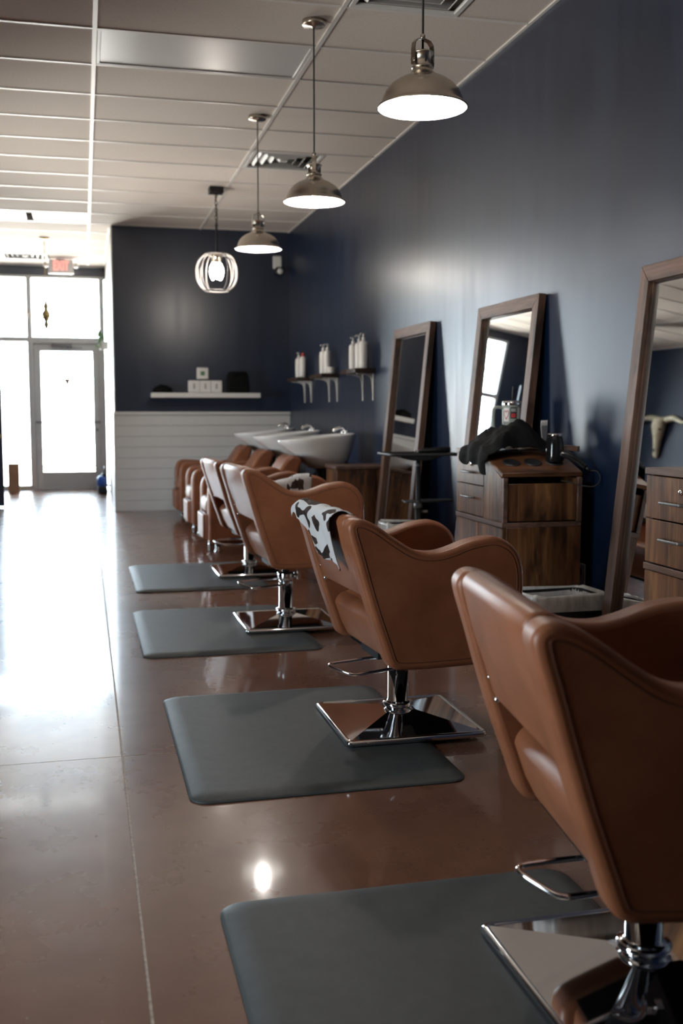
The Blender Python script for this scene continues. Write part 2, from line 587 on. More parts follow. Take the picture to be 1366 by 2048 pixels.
# ceiling
ceil = struct_empty('ceiling', (0, 0, CEIL), 'suspended ceiling of beige tiles in a white grid')
obj('plenum_cover', MB().box(LX - .12, WX + .12, NY - .12, SY + .10, 0.10, 0.14), M['tile'], ceil)
RUN = [LX, -2.34, -1.12, 0.105, 1.328, WX]
PITCH = 0.6075
rows = []
y = 8.417 - PITCH * 18
while y < SY + PITCH:
    rows.append(y)
    y += PITCH
rows = [r for r in rows if NY - PITCH < r < SY]
special = {}                           # (bay, row) cells without a plain tile
def row_of(yy):
    return max(k for k in range(len(rows)) if rows[k] <= yy + 1e-6)
r_trof = row_of(6.2); r_vA = row_of(8.6); r_v0 = row_of(5.1); r_trof2 = row_of(11.7); r_v2 = row_of(14.7)
special[(3, r_trof)] = 'troffer'
special[(2, r_trof2)] = 'troffer2'
special[(4, r_vA)] = 'vent'
special[(4, r_v0)] = 'vent'
special[(2, r_v2)] = 'vent'
tile_cache = {}
for b in range(5):
    x0, x1 = RUN[b], RUN[b + 1]
    for k, r0 in enumerate(rows):
        y0, y1 = max(r0, NY), min(rows[k + 1] if k + 1 < len(rows) else SY, SY)
        if b >= 3 and y0 >= BY:
            continue
        if b >= 3 and y1 > BY:
            y1 = BY
        if y1 - y0 < 0.04:
            continue
        kind = special.get((b, k))
        if kind and kind.startswith('troffer'):
            continue
        xa, xb = x0 + .003, x1 - .003
        if kind == 'vent':
            if b == 4:
                xa = x0 + .62
            else:
                xb = x0 + .10
                obj('ceiling_tile', MB().box(x0 + .72, x1 - .003, y0 + .003, y1 - .003, 0.0, 0.016), M['tile'], ceil)
        key = (round(xb - xa, 3), round(y1 - y0, 3))
        if key not in tile_cache:
            tile_cache[key] = mesh_of('ceiling_tile', MB().box(0, key[0], 0, key[1] - .006, 0.0, 0.016), M['tile'])
        o = bpy.data.objects.new('ceiling_tile', tile_cache[key])
        COL.objects.link(o); o.parent = ceil
        o.location = (xa, y0 + .003, 0)
# main runners and cross tees
for xr, ye in ((-2.34, SY), (-1.12, SY), (0.105, SY), (1.328, BY)):
    obj('grid_runner', MB().box(xr - .012, xr + .012, NY, ye, -0.007, 0.02), M['grid'], ceil)
obj('edge_angle', MB().box(WX - .020, WX - .001, NY, BY, -0.006, 0.0), M['grid'], ceil)
obj('edge_angle', MB().box(LX + .001, LX + .02, NY, SY, -0.006, 0.0), M['grid'], ceil)
obj('edge_angle', MB().box(EX - .02, EX - .001, BY + .12, SY, -0.006, 0.0), M['grid'], ceil)
obj('edge_angle', MB().box(LX, EX, SY - .04, SY - .021, -0.006, 0.0), M['grid'], ceil)
tee_cache = {}
for b in range(5):
    x0, x1 = RUN[b] + .0125, RUN[b + 1] - .0125
    for r0 in rows:
        if r0 < NY + .02 or r0 > SY - .05:
            continue
        if b >= 3 and r0 > BY - .03:
            continue
        key = round(x1 - x0, 3)
        if key not in tee_cache:
            tee_cache[key] = mesh_of('cross_tee', MB().box(0, key, -0.011, 0.011, -0.005, 0.012), M['grid'])
        o = bpy.data.objects.new('cross_tee', tee_cache[key])
        COL.objects.link(o); o.parent = ceil
        o.location = (x0, r0, 0)
# strip of ceiling between the return wall and the grid is covered by bay 3
for k, r0 in enumerate(rows):
    y0, y1 = max(r0, BY + .0), min(rows[k + 1] if k + 1 < len(rows) else SY, SY)
    if y1 <= BY + .02:
        continue
    obj('ceiling_tile', MB().box(RUN[3] + .003, EX + .01, y0 + .003, y1 - .003, 0.0, 0.016), M['tile'], ceil)
    if r0 > BY + .03 and r0 < SY - .05:
        obj('cross_tee', MB().box(RUN[3] + .0125, EX - .021, r0 - .011, r0 + .011, -0.005, 0.012), M['grid'], ceil)

# recessed troffer lights (switched off)
def troffer(label, x0, x1, y0, y1, cells):
    t = thing('troffer_light', label, 'ceiling light', ((x0 + x1) / 2, (y0 + y1) / 2, CEIL))
    w, d = (x1 - x0) / 2 - .014, (y1 - y0) / 2 - .013
    fb = MB()
    e = 0.02
    fb.box(-w, w, -d, -d + e, -0.004, 0.06).box(-w, w, d - e, d, -0.004, 0.06).box(-w, -w + e, -d + e, d - e, -0.004, 0.06).box(w - e, w, -d + e, d - e, -0.004, 0.06)
    fb.box(-w, w, -d, d, 0.06, 0.075)
    obj('frame', fb, M['white_metal'], t, 0.002, 1)
    if cells == 1:
        obj('lens', MB().box(-w + e + .001, w - e - .001, -d + e + .001, d - e - .001, 0.002, 0.008), M['lens'], t)
    else:
        for s in (-1, 1):
            a, c = (0.06, w - .09) if s > 0 else (-w + .09, -0.06)
            obj('reflector_panel', MB().box(a, c, -d + .09, d - .09, -0.002, 0.004), M['alu_dark'], t)
            obj('lens', MB().box(min(s * .035, s * (w - e - .002)), max(s * .035, s * (w - e - .002)), -d + e + .001, d - e - .001, 0.0045, 0.010), M['lens'], t)
    return t
troffer('recessed ceiling light with a smooth unlit panel above the walkway', RUN[3], RUN[4], rows[r_trof], rows[r_trof + 1], 1)
troffer('twin panel recessed ceiling light near the storefront', RUN[2], RUN[3], rows[r_trof2], rows[r_trof2 + 1], 2)

# square supply vents with nested louvres
def vent(label, cx, cy, s=0.29):
    t = thing('ceiling_vent', label, 'vent', (cx, cy, CEIL))
    fb = MB()
    e = 0.028
    for a in (-1, 1):
        fb.box(-s, s, a * s - (e if a > 0 else 0), a * s + (0 if a > 0 else e), -0.006, 0.012)
        fb.box(a * s - (e if a > 0 else 0), a * s + (0 if a > 0 else e), -s + e, s - e, -0.006, 0.012)
    obj('frame', fb, M['white_metal'], t, 0.002, 1)
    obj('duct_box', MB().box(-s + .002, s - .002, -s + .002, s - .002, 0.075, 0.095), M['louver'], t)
    for k in range(4):
        a0 = s - e - 0.004 - k * 0.062
        a1 = a0 - 0.045
        r0 = [(-a0, -a0, 0.05), (a0, -a0, 0.05), (a0, a0, 0.05), (-a0, a0, 0.05)]
        r1 = [(-a1, -a1, -0.004), (a1, -a1, -0.004), (a1, a1, -0.004), (-a1, a1, -0.004)]
        lm = MB()
        lm.loft([r0, r1], cap=False)
        lm.s = [False] * len(lm.s)
        obj('louvre', lm, M['white_metal'], t, solid=0.003)
    obj('centre_plate', MB().box(-0.03, 0.03, -0.03, 0.03, -0.004, 0.002), M['white_metal'], t)
    return t
vent('square ceiling vent with nested louvres at the top edge of the picture', RUN[4] + .3115, (rows[r_v0] + rows[r_v0 + 1]) / 2)
vent('square ceiling vent with nested louvres behind the middle dome pendant', RUN[4] + .3115, (rows[r_vA] + rows[r_vA + 1]) / 2)
vent('square ceiling vent with nested louvres beside the exit sign', RUN[2] + .41, (rows[r_v2] + rows[r_v2 + 1]) / 2)

# ------------------------------------------------------------------ storefront glazing
def window(n, x0, x1, z0, z1, label):
    """frame members and a pane; bars are shared with the neighbours through thin frames"""
    t = struct_empty('window_%d' % n, ((x0 + x1) / 2, SY + .04, z0), label)
    w, h, e = (x1 - x0) / 2, z1 - z0, 0.036
    fb = MB()
    fb.box(-w, -w + e, -.055, .055, 0, h).box(w - e, w, -.055, .055, 0, h)
    fb.box(-w + e, w - e, -.055, .055, 0, e).box(-w + e, w - e, -.055, .055, h - e, h)
    obj('window_frame', fb, M['alu'], t, 0.003, 1)
    obj('pane', MB().box(-w + e - .004, w - e + .004, -.004, .004, e - .004, h - e + .004), M['glass'], t)
    return t
window(1, -1.74, -0.722, 2.15, 3.05, 'upper left window of the storefront')
window(2, -1.74, -0.722, 0.03, 2.15, 'tall left window of the storefront')
window(3, -0.722, 0.285, 2.15, 3.05, 'transom window above the glass door')
window(4, 0.285, EX + .06, 0.03, 3.05, 'narrow window beside the glass door')
for n, (a, c, LWZ1) in enumerate(FILL_WIN):  # out of view, put in and sized to brighten chairs and wash area
    w = window(5 + n, -(c - a) / 2, (c - a) / 2, LWZ0, LWZ1, ('added tall fill window in the left wall beside the camera', 'added low wide fill window in the middle of the left wall')[n])
    w.location = (LX - .06, (a + c) / 2, LWZ0)
    w.rotation_euler = (0, 0, R(90))
struct('trim_3', MB().box(-1.74, -.722, SY - .01, SY + .09, 0, 0.03), M['alu'], 'aluminium sill of the storefront')
# door
dr = struct_empty('door_1', (-0.2185, SY + .04, 0), 'aluminium framed glass front door')
fb = MB()
fb.box(-.5035, -.455, -.06, .06, 0, 2.15).box(.455, .5035, -.06, .06, 0, 2.15).box(-.455, .455, -.06, .06, 2.10, 2.15)
fb.box(-.455, -.435, .028, .055, 0, 2.10).box(.435, .455, .028, .055, 0, 2.10).box(-.435, .435, .028, .055, 2.075, 2.10)
obj('door_frame', fb, M['alu'], dr)
obj('threshold', MB().box(-.455, .455, -.06, .06, 0, .0115), M['alu'], dr, .002, 1)
fb = MB()
fb.box(-.45, -.362, -.025, .025, 0.012, 2.092).box(.362, .45, -.025, .025, 0.012, 2.092)
fb.box(-.362, .362, -.025, .025, 0.012, .255).box(-.362, .362, -.025, .025, 1.985, 2.092)
leaf = obj('door_leaf', fb, M['alu'], dr, 0.003, 1)
obj('pane', MB().box(-.365, .365, -.004, .004, .25, 1.99), M['glass'], dr)
cl = MB().box(-.20, .08, -.085, -.026, 2.045, 2.095)
cl.box(.0, .22, -.07, -.055, 2.03, 2.042)
obj('door_closer', cl, M['alu_dark'], dr, 0.004, 1)
for sx in (-1, 1):
    hb = MB().box(sx * .40 - .055, sx * .40 + .055, -.07, -.05, .955, .985)
    hb.box(sx * .40 - .008, sx * .40 + .008, -.052, -.024, .962, .978)
    obj('pull_handle', hb, M['alu_dark'], dr, 0.003, 1)
obj('lock_cylinder', MB().lathe([(0, 0), (.02, 0), (.02, .02), (0, .02)], (0, 0, 0), 16), M['alu_dark'], dr, loc=(.405, -.044, .86)).rotation_euler = (R(90), 0, 0)
for sx in (-1, 1):
    obj('sticker', MB().box(sx * .31 - .05, sx * .31 + .05, -.0065, -.0045, .27, .30), M['paper'], dr)
    obj('sticker', MB().box(sx * .31 - .05, sx * .31 + .05, -.0065, -.0045, .315, .355), M['card'], dr)
# cow skull decal on the door glass
dec = MB()
dec.prism([(-.035, .0), (-.045, -.02), (-.03, -.05), (-.018, -.085), (-.012, -.12), (.012, -.12), (.018, -.085), (.03, -.05), (.045, -.02), (.035, .0)], 1, -.0065, -.0045)
dec.tube([(-.04, -.0055, -.008), (-.07, -.0055, 0.0), (-.095, -.0055, .03)], [.008, .006, .002], 6)
dec.tube([(.04, -.0055, -.008), (.07, -.0055, 0.0), (.095, -.0055, .03)], [.008, .006, .002], 6)
obj('skull_decal', dec, M['card'], dr, loc=(.0, 0, 1.60))

# open navy door on the left
od = struct_empty('door_2', (-0.93, 12.985, 0), 'open navy door at the left edge')
obj('door_leaf', MB().box(-.895, 0, -.0225, .0225, 0.012, 2.11), M['navy_door'], od, 0.003, 1)
kb = obj('door_knob', MB().lathe([(0, 0), (.03, 0), (.03, .006), (.012, .010), (.012, .035), (.026, .045), (.030, .06), (.022, .074), (0, .078)], (0, 0, 0), 20), M['brass'], od, loc=(-.05, -.023, .84))
kb.rotation_euler = (R(90), 0, 0)
kb2 = inst(kb, od, (-.05, .023, .84)); kb2.rotation_euler = (R(-90), 0, 0)
obj('latch_plate', MB().box(-.0005, .0015, -.012, .012, .80, .88), M['brass'], od)
for z in (.25, 1.05, 1.85):
    obj('hinge', MB().box(-.902, -.893, -.018, .018, z, z + .09), M['brass'], od)
# ------------------------------------------------------------------ cached parts for repeated things
CACHE = {}
def part(name, key, build, mat, parent, loc=(0, 0, 0), rz=0.0, **kw):
    """a part whose mesh is built once and shared by every later copy"""
    if key not in CACHE:
        o = obj(name, build(), mat, parent, **kw)
        CACHE[key] = o
    else:
        o = CACHE[key].copy()
        COL.objects.link(o)
        o.parent = parent
        o.name = name
    o.location = loc
    o.rotation_euler = (0, 0, rz)
    return o

# ------------------------------------------------------------------ anti fatigue mats
MAT_T = 0.017
def mat_mesh():
    mb = MB()
    w, d = 0.43, 0.585
    rings = []
    for ins, z, r in ((0.0, 0.0, .06), (0.0, 0.004, .06), (0.010, 0.0085, .055), (0.024, 0.0130, .048), (0.040, 0.0160, .042), (0.056, MAT_T, .036)):
        rings.append([(x, y, z) for x, y in rrect(-w + ins, w - ins, -d + ins, d - ins, r, 6)])
    mb.loft(rings)
    return mb
MATS = [(0.705, 1.755, 'dark rubber floor mat under the nearest styling chair'),
        (0.708, 3.560, 'grey rubber floor mat under the chair with the cow print towel'),
        (0.672, 5.425, 'grey rubber floor mat second from the wash stations'),
        (0.725, 7.215, 'grey rubber floor mat closest to the wash stations')]
for x, y, lab in MATS:
    t = thing('floor_mat', lab, 'mat', (x, y, 0), 0, 'rubber mats under the styling chairs')
    part('mat_body', 'mat', mat_mesh, M['rubber'], t)

# ------------------------------------------------------------------ styling chairs
PROF = [(-.128, .006), (-.150, .025), (-.172, .085), (-.209, .190), (-.240, .290), (-.267, .385), (-.288, .455), (-.291, .488), (-.272, .508), (-.240, .508),
        (-.193, .487), (-.125, .440), (-.057, .400), (.012, .391), (.070, .402), (.140, .425), (.222, .435), (.272, .420), (.312, .385), (.334, .330),
        (.338, .250), (.330, .160), (.314, .070), (.300, .030), (.275, .010), (.150, .000), (.000, -.002), (-.095, .000)]
OUT = catmull(PROF, 4)
CW = 0.315            # half width of a chair
PT = 0.080            # thickness of an arm panel
BD = Vector((-.305, 0, .952)).normalized()          # direction of the sloping back

def arm_panel():
    return MB().prism(OUT, 1, -PT / 2, PT / 2)
def seam_for(side):
    def f():
        mb = MB()
        ins = inset(OUT, .027)
        pts = [(u, side * (PT / 2 - .0003), z) for u, z in ins]
        mb.tube(pts, .0015, 5, closed=True)
        return mb
    return f
def backrest():
    # rounded slab following the slope, thick at the top
    th, h0, h1 = .105, .226, .500
    fwd = Vector((BD.z, 0, -BD.x))
    base = Vector((-.140, 0, 0)) + fwd * .004
    def P(a, b):
        p = base + BD * (b / BD.z) + fwd * a
        return (p.x, p.z)
    pl = [P(0.004, h0 + .004), P(0, h0 + .03), P(-.002, .40), P(.004, h1 - .012), P(.024, h1 + .004), P(.060, h1 - .006), P(.085, h1 - .045), P(th, h1 - .12), P(th + .005, h0 + .06), P(th - .005, h0)]
    return MB().prism(pl, 1, -CW + PT + .002, CW - PT - .002)
def seat():
    fwd = .013
    pl = [(-.128 + fwd, .012), (-.158 + fwd, .07), (-.182 + fwd, .140), (-.180 + fwd, .158), (-.160 + fwd, .178), (-.10, .190), (.10, .212), (.26, .212), (.305, .190), (.312, .13), (.300, .03), (.28, .012)]
    return MB().prism(pl, 1, -CW + PT + .002, CW - PT - .002)
def bolt():
    return MB().lathe([(0, .0075), (.005, .0065), (.0075, .003), (.0078, 0), (.0078, -.014), (0, -.014)], (0, 0, 0), 12)
def lever():
    mb = MB()
    pts = [(-.02, .055, .232), (-.12, .058, .228), (-.222, .052, .224), (-.246, .040, .222), (-.244, .018, .218), (-.205, -.035, .206), (-.185, -.050, .203), (-.16, -.052, .203), (-.09, -.045, .206), (-.02, -.040, .212)]
    mb.tube(catmull(pts, 4, False), .0062, 8)
    return mb
def base_plate():
    mb = MB()
    s = .250
    ring = rrect(-s, s, -s, s, .018, 4)
    def lev(k, z):
        return [(x * k, y * k, z) for x, y in ring]
    mb.loft([lev(.93, .001), lev(1.0, .004), lev(1.008, .012), lev(1.0, .020), lev(.965, .024), lev(.945, .0205)], True)
    mb.s = [True] * len(mb.s)
    n = 4
    c = s * .945
    t = .058
    q = .052
    low = [(c, c, .0205), (-c, c, .0205), (-c, -c, .0205), (c, -c, .0205)]
    top = [(q, q, t), (-q, q, t), (-q, -q, t), (q, -q, t)]
    k = len(mb.f)
    mb.loft([low, top], True)
    for i in range(k, len(mb.s)):
        mb.s[i] = False
    return mb
def column():
    return MB().lathe([(0, .05), (.040, .05), (.046, .062), (.053, .066), (.055, .073), (.053, .080), (.046, .083), (.037, .086), (.0365, .245), (0, .245)], (0, 0, 0), 36)
def collar():
    mb = MB().lathe([(.0367, .236), (.046, .238), (.047, .244), (.047, .268), (.044, .274), (.020, .276), (0, .276)], (0, 0, 0), 32)
    return mb
def clamp_knob():
    mb = MB()
    mb.tube([(.03, -.012, .255), (.075, -.014, .255)], .009, 10)
    mb.box(.060, .076, -.024, -.002, .232, .278)
    return mb
def piston():
    return MB().lathe([(0, .27), (.019, .27), (.019, .50), (0, .50)], (0, 0, 0), 20)
def seat_plate():
    return MB().box(-.11, .11, -.09, .09, -.012, .014)

def chair(x, y, zb, rz, label, ox=0.0, oy=0.0):
    t = thing('styling_chair', label, 'chair', (x, y, MAT_T), 0, 'tan styling chairs in a row')
    z = zb - MAT_T
    for s in (-1, 1):
        p = part('arm_panel', 'arm', arm_panel, M['leather'], t, (ox - s * math.sin(rz) * (CW - PT / 2), oy + s * math.cos(rz) * (CW - PT / 2), z), rz, bevel=.020, seg=4)
        part('seam', 'seam%d' % s, seam_for(s), M['thread'], p)
    part('backrest', 'back', backrest, M['leather'], t, (ox, oy, z), rz, bevel=.022, seg=4)
    part('seat', 'seat', seat, M['leather'], t, (ox, oy, z), rz, bevel=.028, seg=4)
    part('underside', 'underside', lambda: MB().box(-.105, .27, -CW + PT + .004, CW - PT - .004, -.001, .0115), M['black_cloth'], t, (ox, oy, z), rz)
    part('seat_plate', 'seat_plate', seat_plate, M['black_metal'], t, (0, 0, z), rz)
    for s in (-1, 1):
        for h in (.285, .235):
            lx, ly = -.140 + BD.x / BD.z * h + .010, s * (CW - PT - .004)
            b = part('bolt', 'bolt', bolt, M['chrome'], t, (ox + lx * math.cos(rz) - ly * math.sin(rz), oy + lx * math.sin(rz) + ly * math.cos(rz), z + h))
            b.rotation_euler = (0, R(-90), rz)
    part('foot_lever', 'lever', lever, M['chrome'], t, (0, 0, 0), rz)
    part('base_plate', 'plate', base_plate, M['chrome'], t)
    part('column', 'column', column, M['chrome'], t)
    part('collar', 'collar', collar, M['chrome'], t)
    part('clamp_knob', 'knob', clamp_knob, M['chrome'], t, (0, 0, 0), rz)
    if zb > .305:
        part('piston', 'piston', piston, M['chrome'], t, (0, 0, z - .50 + .005))
    return t
chair(1.060, 1.800, .300, R(-7.5), 'tan leather styling chair nearest the camera, cut by the right edge', -.046, -.013)
chair2 = chair(1.085, 3.575, .288, R(4), 'tan leather styling chair with a cow print towel over its back')
chair(1.025, 5.440, .350, R(3.5), 'tan leather styling chair raised highest on its chrome piston')
chair(1.110, 7.250, .300, R(3), 'tan leather styling chair mostly hidden, next to the wash stations')

# ------------------------------------------------------------------ cow print towels
def smooth(a, b, x):
    t = max(0, min(1, (x - a) / (b - a)))
    return t * t * (3 - 2 * t)
def towel_chair():
    """cloth over the top of the backrest; s runs across, t along the drape"""
    fwd = Vector((BD.z, 0, -BD.x))
    base = Vector((-.140, 0, 0)) + fwd * .004
    path = []
    def P(a, h):
        p = base + BD * (h / BD.z) + fwd * a
        return (p.x, p.z)
    ctl = [P(.092, .40), P(.078, .455), P(.055, .500), P(.022, .518), P(-.010, .506), P(-.020, .47), P(-.021, .40), P(-.020, .33), P(-.020, .26), P(-.020, .19)]
    curve = catmull(ctl, 8, False)
    L = [0]
    for a, b2 in zip(curve, curve[1:]):
        L.append(L[-1] + math.hypot(b2[0] - a[0], b2[1] - a[1]))
    def at(d):
        d = max(0, min(L[-1], d))
        for k in range(len(L) - 1):
            if L[k + 1] >= d:
                f = (d - L[k]) / max(1e-9, L[k + 1] - L[k])
                return tuple(p + (q - p) * f for p, q in zip(curve[k], curve[k + 1]))
        return curve[-1]
    def fn(s, t):
        yy = -.178 + s * .475
        end = .375 - .115 * smooth(.12, 1.0, s) - .03 * smooth(.6, .72, s) - .02 * math.sin(s * 9)
        d = .02 + t * (end - .02)
        x, z = at(d)
        drop = smooth(.12, .36, d)
        x -= drop * (.006 + .007 * math.sin(s * 16 + 1) + .006 * math.sin(s * 31 + t * 3))
        yy += drop * .012 * math.sin(s * 7 + 2)
        if s > .80:                                   # over the rounded arm panel at the far side
            x += -.006
            z += .004 * smooth(.8, .9, s)
        if s > .93:
            z -= .012 * smooth(.93, 1, s)
        return (x, yy, z + .002 * math.sin(s * 23 + t * 11))
    return MB().grid(fn, 44, 60)
tw = thing('cow_print_towel', 'cow print towel draped over the back of the second chair', 'towel', (1.085, 3.575, .288), R(4))
obj('cloth', towel_chair(), M['cow'], tw, solid=.004)

# ------------------------------------------------------------------ wash stations
ARM = [(0, .085), (0, .46), (.006, .53), (.035, .585), (.09, .608), (.20, .605), (.36, .588), (.50, .590), (.64, .615), (.74, .612), (.80, .575), (.82, .52), (.82, .085)]
ARMO = ARM[:2] + catmull(ARM[1:-1], 4, False)[1:] + ARM[-1:]
def wash_arm():
    return MB().prism(ARMO, 1, -.055, .055)
def wash_front():
    return MB().box(-.012, .03, -.205, .205, .095, .305)
def wash_foot():
    return MB().box(-.030, .012, -.195, .195, .10, .300)
def wash_seat():
    return MB().prism([(-.01, .315), (-.015, .36), (.0, .425), (.05, .445), (.40, .405), (.52, .40), (.52, .315)], 1, -.205, .205)
def wash_back():
    pl = [(.42, .36), (.50, .50), (.60, .66), (.66, .745), (.71, .775), (.76, .765), (.79, .73), (.76, .64), (.68, .48), (.60, .34)]
    return MB().prism(pl, 1, -.215, .215)
def wash_base():
    return MB().box(.04, .80, -.21, .21, .06, .32)
def wash_leg():
    return MB().lathe([(0, 0), (.028, 0), (.030, .006), (.024, .012), (.020, .018), (.020, .09), (0, .09)], (0, 0, 0), 16)
def basin():
    """side view runs from a low neck lip at the chair to a deep bowl at the wall"""
    mb = MB()
    N = 28
    def ring(xc, zc, rx, ry, tilt=0.0, pw=2.4):
        out = []
        for j in range(N):
            a = 2 * math.pi * j / N
            ca, sa = math.cos(a), math.sin(a)
            x = rx * math.copysign(abs(ca) ** (2 / pw), ca)
            yv = ry * math.copysign(abs(sa) ** (2 / pw), sa)
            out.append((xc + x, yv, zc + x * tilt))
        return out
    # outside from the foot up, then over the rim and down inside
    rings = [ring(1.02, .655, .10, .10), ring(1.02, .662, .13, .13), ring(1.005, .70, .19, .18, -.10), ring(.985, .76, .245, .215, -.12),
             ring(.965, .83, .295, .235, -.02), ring(.955, .885, .325, .245, .06), ring(.953, .915, .332, .250, .085), ring(.953, .925, .330, .248, .085),
             ring(.955, .922, .312, .232, .085), ring(.965, .87, .27, .20, .0), ring(.985, .79, .20, .16, -.08), ring(1.0, .735, .12, .10), ring(1.0, .725, .03, .03)]
    mb.loft(rings, True)
    return mb
def faucet():
    mb = MB()
    mb.tube(catmull([(1.20, 0, .94), (1.20, 0, .985), (1.17, 0, 1.0), (1.12, 0, .985), (1.10, 0, .965)], 4, False), .012, 10)
    mb.tube([(1.205, -.05, .962), (1.205, .05, .962)], .014, 10)
    mb.lathe([(0, .0), (.026, 0), (.026, .03), (.016, .04), (0, .04)], (1.205, -.06, .935), 14)
    mb.lathe([(0, .0), (.026, 0), (.026, .03), (.016, .04), (0, .04)], (1.205, .06, .935), 14)
    return mb
def hose(k):
    def f():
        yy = -.10 + k * .035
        return MB().tube(catmull([(1.16, yy * .8, .715), (1.205 + .01 * k, yy, .69), (1.225 + .01 * k, yy, .62), (1.21, yy, .52), (1.12, yy * .4, .42)], 4, False), .010, 8)
    return f
def pedestal():
    mb = MB().lathe([(0, 0), (.14, 0), (.14, .02), (.06, .035), (.055, .62), (.10, .66), (0, .66)], (1.02, 0, 0), 24)
    return mb
WASH = [(8.705, 'tan leather wash station nearest the leaning mirrors'),
        (10.02, 'tan leather wash station in the middle of the three'),
        (11.33, 'tan leather wash station farthest away, beside the white wainscot')]
for y, lab in WASH:
    t = thing('wash_station', lab, 'salon chair', (.955, y, 0), 0, 'wash stations with white basins')
    for s in (-1, 1):
        part('armrest', 'warm', wash_arm, M['leather'], t, (0, s * .262, 0), bevel=.022, seg=3)
    part('front_panel', 'wfront', wash_front, M['leather'], t, bevel=.006)
    part('leg_rest', 'wfoot', wash_foot, M['leather'], t, (-.006, 0, 0), bevel=.014, seg=3)
    part('seat', 'wseat', wash_seat, M['leather'], t, bevel=.025, seg=3)
    part('backrest', 'wback', wash_back, M['leather'], t, bevel=.03, seg=3)
    part('body', 'wbase', wash_base, M['leather'], t, bevel=.01)
    for lx in (.08, .74):
        for ly in (-.24, .24):
            part('foot', 'wleg', wash_leg, M['chrome'], t, (lx, ly, 0))
    bs = part('basin', 'basin', basin, M['ceramic'], t)
    part('faucet', 'faucet', faucet, M['chrome'], bs)
    for k in range(3):
        part('hose', 'hose%d' % k, hose(k), M['black_plastic'], bs)
    part('pedestal', 'pedestal', pedestal, M['black_metal'], t)
ARM_TOP = [(-.125, .440), (-.057, .400), (.012, .391), (.070, .402), (.140, .425), (.222, .435), (.272, .420), (.312, .385)]
def arm_cloth():
    """cloth over the far arm of the raised chair"""
    cv = catmull([(-.052, -.115), (-.050, -.06), (-.049, -.015), (-.040, .004), (-.02, .010), (0, .011), (.02, .010), (.040, .004), (.049, -.015), (.050, -.05), (.051, -.085)], 3, False)
    def top(u):
        for (a, za), (b2, zb2) in zip(ARM_TOP, ARM_TOP[1:]):
            if u <= b2:
                return za + (zb2 - za) * (u - a) / (b2 - a)
        return ARM_TOP[-1][1]
    def fn(s, t):
        yv, zv = cv[int(round(t * (len(cv) - 1)))]
        u = -.065 + .265 * s + .008 * math.sin(t * 7)
        k = 1 + .10 * math.sin(s * 11 + 1)
        return (u, yv * (1.03 + .03 * math.sin(s * 17 + t * 4)), top(u) + zv * (k if zv < 0 else 1) + .003 + .002 * math.sin(s * 19 + t * 9))
    return MB().grid(fn, 30, len(cv) - 1)
C3 = (1.025, 5.440, .350, R(3.5))
ct = thing('cow_print_towel', 'cow print cloth lying over the far arm of the raised chair', 'towel',
           (C3[0] - math.sin(C3[3]) * (CW - PT / 2), C3[1] + math.cos(C3[3]) * (CW - PT / 2), C3[2]), C3[3])
obj('cloth', arm_cloth(), M['cow'], ct, solid=.004)

# ------------------------------------------------------------------ leaning floor mirrors
TILT = math.atan(.098)
MH, MW = 1.755, 0.87
def mirror_parts(t):
    e, d = .072, .042
    h = MW / 2
    def up():
        return MB().prism([(-d, 0), (0, 0), (0, MH), (-d, MH)], 1, -e / 2, e / 2)
    for s in (-1, 1):
        # mitred uprights
        def stile(s=s):
            mb = MB()
            y0, y1 = s * h, s * (h - e)
            vs = [(-d, y0, 0), (-d, y1, e), (-d, y1, MH - e), (-d, y0, MH), (0, y0, 0), (0, y1, e), (0, y1, MH - e), (0, y0, MH)]
            mb.add(vs, [(0, 1, 2, 3), (7, 6, 5, 4), (0, 4, 5, 1), (1, 5, 6, 2), (2, 6, 7, 3), (3, 7, 4, 0)])
            return mb
        part('frame_upright', 'mstile%d' % s, stile, M['walnut_z'], t, bevel=.002, seg=1)
    for k in (0, 1):
        def rail(k=k):
            mb = MB()
            z0, z1 = (0, e) if k == 0 else (MH, MH - e)
            vs = [(-d, -h, z0), (-d, -h + e, z1), (-d, h - e, z1), (-d, h, z0), (0, -h, z0), (0, -h + e, z1), (0, h - e, z1), (0, h, z0)]
            mb.add(vs, [(0, 1, 2, 3), (7, 6, 5, 4), (0, 4, 5, 1), (1, 5, 6, 2), (2, 6, 7, 3), (3, 7, 4, 0)])
            return mb
        part('frame_rail', 'mrail%d' % k, rail, M['walnut_y'], t, bevel=.002, seg=1)
    part('inner_lip', 'mlip', lambda: MB().box(-d + .022, -d + .030, -h + e, -h + e + .006, e, MH - e).box(-d + .022, -d + .030, h - e - .006, h - e, e, MH - e), M['walnut_z'], t)
    part('mirror_glass', 'mglass', lambda: MB().box(-.014, -.009, -h + e - .004, h - e + .004, e - .004, MH - e + .004), M['mirror'], t)
    part('backing_board', 'mboard', lambda: MB().box(-.008, -.001, -h + e - .003, h - e + .003, e - .003, MH - e + .003), M['card'], t)
for yc, lab in ((3.655, 'wood framed leaning mirror reflecting a cow skull, at the right edge'),
                (5.555, 'wood framed leaning mirror behind the cabinet with the hair dryer'),
                (7.320, 'wood framed leaning mirror behind the black tray stand')):
    t = thing('floor_mirror', lab, 'mirror', (WX - .002 - MH * math.sin(TILT), yc, .001), 0, 'leaning mirrors along the navy wall')
    t.rotation_euler = (0, TILT, 0)
    mirror_parts(t)

